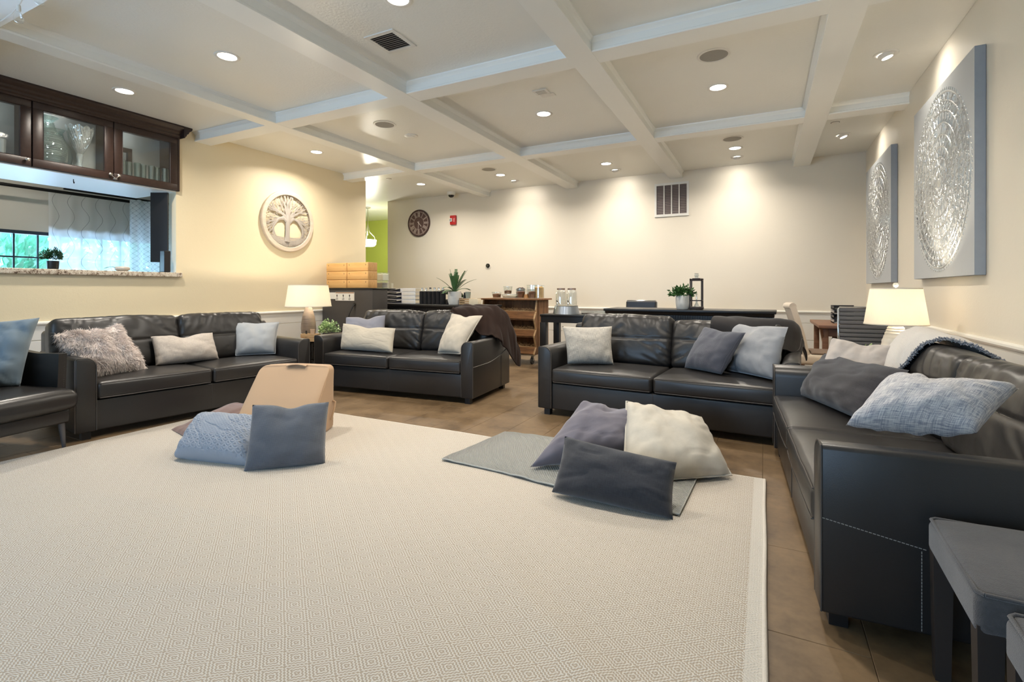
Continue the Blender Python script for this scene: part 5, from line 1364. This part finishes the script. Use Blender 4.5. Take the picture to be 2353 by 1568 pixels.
# binders
def binder(w, d, h_, mat, edge):
    b = MB().prism([(0, 0), (w, 0), (w, .003), (0, .003)], 0, d, 'y')
    return b
bblk = plain('black_binder', (20, 20, 22), .45); bwht = plain('white_binder', (226, 226, 226), .5); navy = plain('navy_sheets', (44, 48, 66), .7); ring_m = MAT['chrome']
def add_binder(kind, label, x, y, z, w, rz):
    t = thing('ring_binder', label, 'binder', on1(x, y, z), B1['rz'] + rz, 'ring binders stacked on the long bar')
    mt = bblk if kind == 'black' else bwht
    part('cover', MB().box(0, w, 0, .26, 0, .004), mt, t, smooth=False); part('cover', MB().rings([[(0, 0, .058), (w, 0, .056), (w, .26, .056), (0, .26, .058)], [(0, 0, .062), (w, 0, .060), (w, .26, .060), (0, .26, .062)]]), mt, t, smooth=False)
    if kind == 'spine':
        part('spine', MB().rbox(0, w, -.003, .001, .0, .062, .001, 1), mt, t); part('label_pocket', MB().box(.02, w - .02, -.0045, -.003, .012, .048), MAT['paper'], t, smooth=False)
    else:
        part('spine', MB().box(w - .004, w, 0, .26, .004, .058), mt, t, smooth=False)
        part('pages', MB().rings([[(.012, .012, .005), (w - .03, .012, .005), (w - .03, .012, .030), (.012, .012, .010)], [(.012, .25, .005), (w - .03, .25, .005), (w - .03, .25, .030), (.012, .25, .010)]]), bwht if kind == 'black' else navy, t, smooth=False)
        part('divider', MB().rings([[(.006, -.001, .008), (w - .012, -.001, .050), (w - .012, -.001, .054), (.006, -.001, .012)], [(.006, .25, .008), (w - .012, .25, .050), (w - .012, .25, .054), (.006, .25, .012)]]), plain('grey_divider', (178, 180, 186), .5) if 'grey_divider' not in bpy.data.materials else bpy.data.materials['grey_divider'], t, smooth=False)
        part('ring', MB().tube([(.03, .01, .012), (.04, .01, .042), (.055, .01, .046), (.065, .01, .012)], .003, 5), ring_m, t)
NM = ('bottom', 'second', 'third', 'top')
for j in range(4):
    add_binder('black', 'black ring binder, %s of its stack beside the charcoal cabinet' % NM[j], .03 + (.0 if j < 3 else -.02), .16, .926 + .0635 * j, .38, R(2 - j))
    add_binder('white', 'white ring binder lying open side out, %s of the middle stack' % NM[j], .455 + (.0 if j < 3 else -.03), .14, .926 + .0635 * j, .40, R(1))
    add_binder('spine', 'white ring binder with its blank spine facing out, %s of the right stack' % NM[j], .865, .14, .926 + .0635 * j, .32, R(1))
# acrylic containers on the black binders
def acrylic(name, label, loc, w, d, h_, cat='container', fill=None, fh=.5, rz=0, lid=True):
    t = thing(name, label, cat, loc, rz)
    gm = MAT['glass']
    f = MB()
    for a, b, c, e in ((0, w, 0, .004), (0, w, d - .004, d), (0, .004, .004, d - .004), (w - .004, w, .004, d - .004)): f.box(a, b, c, e, 0, h_)
    f.box(.004, w - .004, .004, d - .004, 0, .004)
    part('body', f, gm, t, smooth=False)
    if lid: part('rim', MB().tube([(-.004, -.004, h_), (w + .004, -.004, h_), (w + .004, d + .004, h_), (-.004, d + .004, h_), (-.004, -.004, h_)], .004, 5), MAT['glass_c'], t)
    if fill is not None: part('contents', MB().rbox(.008, w - .008, .008, d - .008, .006, h_ * fh, .008, 2, (6, 6, 1), lambda x, y, z: (x, y, z + (.012 * nz(x * 40, y * 40, w * 50) if z > h_ * fh * .5 else 0))), fill, t, kind='stuff', ang=20)
    return t
zt = .926 + .0635 * 4 + .001
tea = plain('pale_tea_bags', (214, 216, 196), .8, 0, (60, .3, .004), .2); dkc = plain('dark_sachets', (66, 54, 48), .7, 0, (60, .3, .004), .3)
acrylic('acrylic_container', 'clear container of dark sachets, lower of two on the black binders', on1(.10, .20, zt), .20, .15, .125, fill=dkc, fh=.75, rz=B1['rz'])
acrylic('acrylic_container', 'clear container of white packets, upper of two on the black binders', on1(.105, .205, zt + .131), .20, .14, .135, fill=tea, fh=.85, rz=B1['rz'])
acrylic('sign_holder', 'small empty clear sign holder behind the white binders', on1(.36, .25, zt), .11, .05, .09, 'sign holder', rz=B1['rz'], lid=False)
# black sleeves with capped bottles
for k in range(6):
    t = thing('bottle_sleeve', 'black felt sleeve with capped bottle, %s of six on the long bar' % ('first', 'second', 'third', 'fourth', 'fifth', 'last')[k], 'bottle sleeve', on1(1.265 + .092 * k, .22), 0, 'row of black bottle sleeves on the long bar')
    part('sleeve', MB().lathe([(.0001, 0), (.043, 0), (.045, .01), (.045, .200), (.040, .204), (.0001, .200)], seg=20, cap0=False, cap1=False), bpy.data.materials['black_cloth'], t)
    part('bottle_neck', MB().lathe([(.034, .198), (.026, .222), (.015, .232), (.015, .245)], seg=16, cap0=False, cap1=False), MAT['glass_c'], t)
    part('cap', MB().lathe([(.018, .243), (.018, .262), (.0001, .264)], seg=14, cap0=False, cap1=False), MAT['black'] if k == 2 else MAT['nickel'], t)
t = thing('black_case', 'small black case at the foot of the white fern pot', 'box', on1(1.80, .20), B1['rz'])
part('body', MB().rbox(0, .05, 0, .05, 0, .065, .004), MAT['black'], t); part('lid', MB().rbox(-.002, .052, -.002, .052, .066, .078, .003), MAT['black'], t)
# fern
def fern(label, loc, pr, ph, seed, n, L0, L1, mat):
    t = thing('potted_fern', label, 'plant', loc)
    pot = MB().lathe([(.0001, 0), (pr * .86, 0), (pr * .9, .008), (pr, ph * .3), (pr, ph), (pr - .008, ph), (pr - .012, ph - .02), (.0001, ph - .02)], seg=40, cap0=False, cap1=False)
    part('pot', pot, MAT['pot_w'], t)
    for k in range(3): part('groove', MB().lathe([(pr + .0015, ph * (.3 + .2 * k)), (pr + .0025, ph * (.3 + .2 * k) + .004), (pr + .0015, ph * (.3 + .2 * k) + .008)], seg=40, cap0=False, cap1=False), MAT['pot_w'], t)
    rr = random.Random(seed)
    for k in range(n):
        a = 2 * pi * k / n + rr.uniform(-.2, .2); el = rr.uniform(.30, 1.45); L_ = rr.uniform(L0, L1)
        pts = []; d = Vector((cos(a) * cos(el), sin(a) * cos(el), sin(el))); p = Vector((0, 0, ph - .02))
        for i in range(9): pts.append(p.copy()); p += d * L_ / 8; d = (d + Vector((0, 0, -.15 * (1.5 - el)))).normalized()
        m = MB()
        side = d.cross(Vector((0, 0, 1))); side = side.normalized() if side.length > .01 else Vector((1, 0, 0))
        m.tube(pts, [.004] * 6 + [.003, .002, .001], 5)
        for i in range(1, 9):
            for s in (-1, 1):
                for q in (0, .5):
                    b = pts[i - 1].lerp(pts[i], q); w_ = .040 * sin(pi * (i - .5 + q * .5) / 9.5) + .006
                    fw = (pts[i] - pts[i - 1]).normalized()
                    tip = b + side * s * w_ + fw * .022
                    m.add([b, b + fw * .020, tip, b + side * s * w_ * .5 - fw * .004 + Vector((0, 0, .003))], [(0, 3, 2, 1)])
        part('frond', m, mat, t, smooth=False)
    return t
fern('spiky green fern in a white ribbed pot on the long bar', on1(1.955, .24), .105, .20, 5, 19, .26, .42, MAT['fern'])
t = thing('tumbler', 'grey green tumbler standing on the small wooden crate', 'cup', on1(2.21, .26, .926 + .098))
part('cup', MB().lathe([(.0001, 0), (.034, 0), (.043, .098), (.040, .098), (.032, .006), (.0001, .006)], seg=24, cap0=False, cap1=False), plain('grey_green_glaze', (142, 150, 138), .4), t)
t = thing('wooden_crate', 'small slatted wooden crate by the fern pot', 'crate', on1(2.08, .20), B1['rz'])
for k in range(3): part('slat', MB().box(0, .22, 0, .006, .004 + .032 * k, .026 + .032 * k), MAT['pine'], t, smooth=False); part('slat', MB().box(0, .22, .114, .12, .004 + .032 * k, .026 + .032 * k), MAT['pine'], t, smooth=False)
for x in (0, .206): part('end_board', MB().box(x, x + .014, .006, .114, 0, .094), MAT['pine'], t, smooth=False)
part('lid_board', MB().box(0, .22, .0, .12, .0945, .098), MAT['pine'], t, smooth=False)
solo('small_bottle', MB().lathe([(.0001, 0), (.020, 0), (.020, .05), (.012, .06), (.012, .085), (.0001, .088)], seg=16, cap0=False, cap1=False), MAT['black'], 'small black bottle on the wooden crate beside the tumbler', 'bottle', on1(2.14, .26, .926 + .099))
t = thing('card_box', 'cream card box beside the wooden crate', 'box', on1(2.315, .16), B1['rz'])
part('body', MB().rbox(0, .17, 0, .08, 0, .092, .003, 1), plain('cream_card', (224, 210, 182), .7), t); part('flap', MB().rbox(.002, .168, .002, .078, .093, .096, .001, 1), bpy.data.materials['cream_card'], t)

# ------------------------------------------------------------------ rustic snack cart
t = thing('snack_cart', 'rustic wooden bin cart on casters behind the middle sofa', 'cart', (-4.10, 6.93, 0))
W, D = .966, .52
prof = [(.10, .99), (.06, .83), (.07, .815), (.0, .705), (.0, .69), (.07, .53), (.0, .44), (.0, .425), (.07, .262), (.0, .165), (.0, .15), (D, .15), (D, .99)]
for x in (0, W - .022):
    s = part('side_panel', MB().prism(prof, x, x + .022, 'x'), MAT['rustic'], t, smooth=False)
for k in range(4): part('plank', MB().bevprism([(.12 + .1 * k, .152), (.218 + .1 * k, .152), (.218 + .1 * k, .988), (.12 + .1 * k, .988)], W, W + .010, 'x', .002, 1), MAT['rustic'], t, smooth=False)
for k in range(6): part('back_board', MB().bevprism([(.024 + .153 * k, .15), (.024 + .153 * k + .150, .15), (.024 + .153 * k + .150, .99), (.024 + .153 * k, .99)], .25, .27, 'y', .002, 1), MAT['rustic'], t, smooth=False)
part('top', MB().rbox(-.06, W + .06, -.0, D + .03, .992, 1.016, .004, 1), MAT['rustic_h'], t)
for zt_, zb in ((.815, .705), (.53, .44), (.262, .165)):
    part('lip_board', MB().prism([(.07, zt_), (.082, zt_ - .004), (.014, zb - .004), (.0, zb)], .022, W - .022, 'x'), MAT['rustic_h'], t, smooth=False)
    part('edge_strip', MB().prism([(.068, zt_), (.086, zt_), (.086, zt_ + .010), (.068, zt_ + .010)], .022, W - .022, 'x'), MAT['pine'], t, smooth=False)
    part('bin_floor', MB().box(.022, W - .022, .012, D - .02, zb - .022, zb - .004), MAT['rustic'], t, smooth=False)
    sr = random.Random(int(zt_ * 100)); m = MB()
    for k in range(420):
        p = Vector((sr.uniform(.05, W - .05), sr.uniform(.09, .24), zt_ - .015 + sr.uniform(0, .05))); d = Vector((sr.uniform(-1, 1), sr.uniform(-1, 1), sr.uniform(-.3, .8))).normalized() * sr.uniform(.02, .05)
        m.tube([p, p + d], .0022, 3)
    m.rbox(.03, W - .03, .092, .248, zb, zt_ - .012, .01, 1)
    part('straw', m, MAT['straw'], t, kind='stuff')
zz = prof[:11]
for x in (-.002, W - .024):
    es = MB()
    for (ya, za), (yb, zb_) in zip(zz, zz[1:]):
        n_ = Vector((0, zb_ - za, -(yb - ya))).normalized() * .006
        es.rings([[(x, ya - n_.y * -1, za - n_.z * -1), (x + .026, ya + n_.y, za + n_.z), (x + .026, ya, za), (x, ya, za)], [(x, yb + n_.y, zb_ + n_.z), (x + .026, yb + n_.y, zb_ + n_.z), (x + .026, yb, zb_), (x, yb, zb_)]])
    part('lit_front_edging', es, MAT['pine'], t, smooth=False)  # pale strips paint in the light caught by the zigzag edges
part('bottom_rail', MB().box(-.004, W + .004, -.004, .02, .138, .152), MAT['nickel'], t, smooth=False)
for x in (.07, W - .07):
    for y in (.06, D - .06):
        c = part('caster', MB().lathe([(.012, -.014), (.05, -.014), (.055, -.008), (.055, .008), (.05, .014), (.012, .014)], (x, y, .055), 24, 'x'), plain('rubber_wheel', (44, 42, 42), .6) if 'rubber_wheel' not in bpy.data.materials else bpy.data.materials['rubber_wheel'], t)
        part('fork', MB().tube([(x, y - .012, .055), (x, y + .02, .138)], [.012, .018], 8).tube([(x + .018, y, .055), (x + .018, y + .02, .138)], .006, 6).tube([(x - .018, y, .055), (x - .018, y + .02, .138)], .006, 6), MAT['nickel'], c)
ZC = 1.017
def jar(name, label, x, y, z, r_, h_, fill, fh, cat='jar', lid=None, flare=1.0, seg=24):
    t = thing(name, label, cat, (x, y, z))
    part('glass', MB().lathe([(.0001, 0), (r_ * .92 / flare, 0), (r_ / flare, .008), (r_, h_), (r_ - .004, h_), (r_ / flare - .004, .010), (.0001, .006)], seg=seg, cap0=False, cap1=False), MAT['glass'], t)
    part('rim', MB().lathe([(r_ - .004, h_ - .004), (r_ + .003, h_ - .003), (r_ + .003, h_ + .003), (r_ - .004, h_ + .003)], seg=seg, cap0=False, cap1=False), MAT['glass_c'], t)
    if fill is not None:
        rf_ = r_ / flare + (r_ - r_ / flare) * fh
        m = MB().lathe([(.0001, .010), (r_ / flare - .008, .010), (rf_ - .008, h_ * fh * .9), (rf_ * .5, h_ * fh), (.0001, h_ * fh)], seg=seg, cap0=False, cap1=False)
        m.v = [(px + .004 * nz(px * 90, py * 90, pz * 90), py + .004 * nz(py * 90, pz * 90, 2), pz + (.010 * nz(px * 70, py * 70, 7) if pz > h_ * fh * .6 else 0)) for px, py, pz in m.v]
        part('contents', m, fill, t, kind='stuff', ang=20)
    if lid is not None: part('lid', MB().lathe([(r_ + .003, h_ + .003), (r_ + .003, h_ + .014), (.0001, h_ + .018)], seg=seg, cap0=False, cap1=False), lid, t)
    return t
nut = plain('brown_nuts', (112, 70, 44), .7, 0, (70, .4, .004), .45); gold = plain('golden_snacks', (196, 150, 70), .7, 0, (60, .4, .004), .35); amber = plain('amber_syrup', (190, 126, 48), .3)
y0 = 7.14
jar('glass_bowl', 'clear bowl of brown nuts at the left end of the cart top', -3.91, y0, ZC, .085, .095, nut, .75, 'bowl', flare=1.25)
jar('glass_bowl', 'low clear dish of pale snacks in the middle of the cart top', -3.66, y0, ZC, .14, .058, tea, .6, 'bowl', flare=1.15)
jar('glass_bowl', 'clear bowl of brown nuts raised on the low dish', -3.72, y0 + .03, ZC + .062, .075, .125, nut, .5, 'bowl', flare=1.2)
jar('glass_jar', 'clear jar heaped with dark wrapped sweets behind the low dish', -3.55, y0 + .16, ZC, .075, .15, dkc, 1.15)
jar('glass_jar', 'square clear jar of brown pretzels, left of the small amber bottle', -3.475, y0, ZC, .082, .140, nut, .8, flare=1.1, seg=8)
t = thing('amber_bottle', 'small tapered bottle with amber syrup on the cart', 'bottle', (-3.355, y0 - .05, ZC))
part('glass', MB().lathe([(.0001, 0), (.045, 0), (.046, .01), (.012, .125), (.010, .14), (.0001, .142)], seg=20, cap0=False, cap1=False), MAT['glass'], t); part('syrup', MB().lathe([(.0001, .004), (.041, .004), (.025, .065), (.0001, .066)], seg=18, cap0=False, cap1=False), amber, t)
jar('glass_jar', 'square clear jar of brown pretzels, right of the small amber bottle', -3.265, y0, ZC, .082, .140, nut, .8, flare=1.1, seg=8)
jar('glass_jar', 'tall empty-topped glass jar at the back of the cart', -3.34, y0 + .17, ZC, .10, .21, nut, .35)
jar('glass_jar', 'tall glass jar of golden snacks at the right end of the cart', -3.165, y0 + .03, ZC, .080, .205, gold, .9)

# ------------------------------------------------------------------ drinks table
t = thing('drinks_table', 'dark parsons table carrying the drink dispensers', 'table', (-2.86, 6.50, 0))
W, D = 1.10, .60
part('top', MB().rbox(0, W, 0, D, .775, .805, .004, 1), MAT['black'], t); part('apron', MB().box(.01, W - .01, .01, D - .01, .69, .775), MAT['black'], t, smooth=False)
for x in (0, W - .09):
    for y in (0, D - .09): part('leg', MB().rbox(x, x + .09, y, y + .09, 0, .69, .004, 1), MAT['black'], t)
t = thing('dispenser_stand', 'galvanized metal stand under two glass drink dispensers', 'stand', (-2.555, 6.76, .806))
part('shell', MB().lathe([(.195, 0), (.165, .115), (.160, .115), (.190, 0)], seg=36, cap0=False, cap1=False), plain('galvanized_metal', (150, 158, 168), .3, .9, (20, .3, .004), .2), t)
part('tray', MB().lathe([(.165, .108), (.170, .118), (.0001, .118)], seg=36, cap0=False, cap1=False), MAT['nickel'], t)
for k, x in enumerate((-2.638, -2.472)):
    t = thing('drink_dispenser', 'clear glass drink dispenser with chrome tap, %s of the pair' % ('left', 'right')[k], 'drink dispenser', (x, 6.76, .925))
    part('glass', MB().lathe([(.0001, 0), (.070, 0), (.077, .008), (.078, .17), (.070, .205), (.056, .222), (.056, .234), (.053, .234), (.066, .20), (.074, .17), (.073, .012), (.0001, .008)], seg=32, cap0=False, cap1=False), MAT['glass'], t)
    part('lid', MB().lathe([(.060, .226), (.060, .250), (.0001, .252)], seg=28, cap0=False, cap1=False), plain('rose_tin_lid', (150, 128, 116), .35, .7) if k == 0 else bpy.data.materials['rose_tin_lid'], t)
    tp = part('tap', MB().tube([(-.01, -.074, .04), (-.014, -.10, .04), (-.014, -.115, .02), (-.014, -.115, .0)], [.009, .009, .008, .007], 8), MAT['chrome'], t)
    part('lever', MB().tube([(-.014, -.100, .046), (-.020, -.108, .075)], [.005, .008], 6), MAT['black'], tp)
acrylic('napkin_tray', 'low clear tray with dark packets on the drinks table', (-2.30, 6.66, .806), .34, .12, .055, 'tray', dkc, .3, 0, False)

# ------------------------------------------------------------------ second bar, its plant and lantern, chair behind
bar_table('long dark bar counter behind the camera-facing sofa', (-1.70, 5.86), R(-1.5), 1.78, .50, .928)
t = thing('potted_plant', 'bushy green plant in a ribbed white pot beside the lantern', 'plant', (-.835, 5.97, .929))
pot = MB().lathe([(.0001, 0), (.060, 0), (.072, .015), (.080, .08), (.078, .160), (.071, .160), (.068, .14), (.0001, .14)], seg=48, cap0=False, cap1=False)
pot.v = [(x * (1 + .02 * (1 if int(math.atan2(y, x) * 48 / (2 * pi) + 48) % 2 else 0)), y * (1 + .02 * (1 if int(math.atan2(y, x) * 48 / (2 * pi) + 48) % 2 else 0)), z) for x, y, z in pot.v]
part('pot', pot, MAT['pot_w'], t)
part('foliage', tuft(420, .120, .165, .010, .045, 41, .62), MAT['leaf'], t, kind='stuff')
t = thing('lantern', 'tall open black metal lantern with a glass candle holder on the bar', 'lantern', (-.69, 6.0, .929))
bk = plain('bronze_black_metal', (52, 40, 34), .45, .5)
part('base', MB().rbox(-.072, .072, -.072, .072, 0, .030, .004, 1), bk, t)
for x in (-.060, .060):
    for y in (-.060, .060): part('post', MB().box(x - .006, x + .006, y - .006, y + .006, .03, .335), bk, t, smooth=False); part('knob', MB().lathe([(.007, .335), (.009, .345), (.0001, .354)], (x, y, 0), 10, cap0=False, cap1=False), bk, t)
for z in (.095, .325):
    f = MB()
    for a, b, c, d in ((-.066, .066, -.066, -.056), (-.066, .066, .056, .066), (-.066, -.056, -.056, .056), (.056, .066, -.056, .056)): f.box(a, b, c, d, z, z + .010)
    part('rail', f, bk, t, smooth=False)
part('roof', MB().rbox(-.042, .042, -.042, .042, .335, .355, .003, 1), bk, t); part('chimney', MB().lathe([(.022, .355), (.018, .37), (.026, .385), (.020, .40), (.024, .41), (.0001, .411)], seg=18, cap0=False, cap1=False), MAT['glass_c'], t)
part('candle_holder', MB().lathe([(.0001, .031), (.036, .031), (.030, .04), (.010, .075), (.008, .16), (.012, .18), (.0001, .18)], seg=20, cap0=False, cap1=False), MAT['glass_c'], t)
t = thing('dining_chair', 'black padded chair whose back shows above the bar counter', 'chair', (-1.64, 7.25, 0))
bm = plain('black_vinyl', (46, 46, 50), .4)
part('backrest', MB().rbox(-.22, .22, .20, .24, .62, .985, .018, 3), bm, t); part('frame', MB().tube([(-.225, .235, .45), (-.225, .245, .97), (-.21, .247, .99), (.21, .247, .99), (.225, .245, .97), (.225, .235, .45)], .009, 8), MAT['chrome'], t)
part('seat', MB().rbox(-.23, .23, -.24, .22, .43, .48, .02, 3), bm, t)
for x in (-.20, .20):
    for y in (-.20, .20): part('leg', MB().tube([(x, y, 0), (x, y, .44)], .012, 8), MAT['chrome'], t)

# ------------------------------------------------------------------ desk corner
t = thing('writing_desk', 'brown wooden desk against the right wall at the back', 'desk', (.55, 6.60, 0))
W, D = .74, 1.25
part('top', MB().rbox(0, W, 0, D, .715, .75, .004, 1), MAT['desk'], t)
for x in (.04, W - .10):
    for y in (.06, D - .12): part('leg', MB().rbox(x, x + .06, y, y + .06, 0, .715, .004, 1), MAT['desk'], t)
for y in (.075, D - .105): part('apron', MB().box(.10, W - .10, y, y + .03, .62, .715), MAT['desk'], t, smooth=False)
part('brace', MB().tube([(.055, .10, .55), (.02, .02, .712)], .016, 4), MAT['desk'], t, smooth=False)
part('modesty_panel', MB().box(.16, W - .10, .30, .32, .25, .715), MAT['rustic'], t, smooth=False)
t = thing('letter_tray', 'stacked black and grey letter trays standing on the desk', 'tray', (.74, 7.05, .751))
for k in range(4): part('tier', MB().box(0, .24, 0, .30, .055 * k, .055 * k + .012).box(0, .24, .292, .30, .055 * k, .055 * k + .045).box(.0, .006, 0, .30, .055 * k, .055 * k + .040), MAT['black'] if k % 2 else plain('grey_tray_%s' % ('low' if k == 0 else 'high'), (150, 148, 144), .4), t, smooth=False)
t = thing('upholstered_chair', 'cream upholstered chair with a tall curved back by the desk', 'chair', (.54, 6.30, 0), R(90))
cr = plain('cream_chair_linen', (204, 190, 172), .9, 0, (500, .4, .002), .08, .2, .2)
P = [[(-.24 + .48 * i / 12, .19 + .13 * v ** 1.3 - .05 * abs(i / 6 - 1) ** 2, .42 + .555 * v) for i in range(13)] for v in [k / 10 for k in range(11)]]
bk_ = MB().surf(P, .06); part('backrest', bk_, cr, t, ang=80)
part('top_roll', MB().tube([P[10][i] for i in range(13)], .038, 10), cr, t, ang=80)
part('seat', MB().rbox(-.25, .25, -.20, .22, .36, .47, .035, 4, (6, 6, 1)), cr, t, ang=80)
part('seat_pad', MB().rbox(-.22, .22, -.20, .10, .472, .492, .008, 2), plain('brown_seat_pad', (120, 100, 84), .8), t)
for x in (-.20, .20):
    for y in (-.15, .18): part('leg', MB().tube([(x, y, .37), (x * 1.08, y * 1.08, 0)], [.022, .014], 8), MAT['desk'], t)
t = thing('office_chair', 'grey ribbed office chair with chrome frame in front of the desk', 'chair', (.955, 6.22, 0), R(183))
gl_ = leather('grey_ribbed_leather', (92, 92, 94), .45)
for k in range(9):
    z = .55 + .045 * k
    part('rib', MB().rbox(-.215, .215, -.26 - .010 * abs(k - 4) * .3, -.225 - .010 * abs(k - 4) * .3, z, z + .044, .012, 2), gl_, t)
part('frame', MB().tube([(-.222, -.24, .42), (-.224, -.245, .94), (-.21, -.248, .962), (.21, -.248, .962), (.224, -.245, .94), (.222, -.24, .42)], .010, 8), MAT['chrome'], t)
part('seat', MB().rbox(-.23, .23, -.22, .22, .42, .465, .018, 3), gl_, t)
part('column', MB().cyl((0, 0, .10), (0, 0, .42), .025), MAT['chrome'], t)
for k in range(5):
    a = 2 * pi * k / 5
    b = part('foot', MB().tube([(0, 0, .11), (.28 * cos(a), .28 * sin(a), .07)], [.022, .014], 8), MAT['chrome'], t)
    part('caster', MB().lathe([(.0001, -.012), (.03, -.012), (.03, .012), (.0001, .012)], (.28 * cos(a), .28 * sin(a), .03), 14, 'x', cap0=False, cap1=False), MAT['black'], b)
bpy.context.view_layer.update()
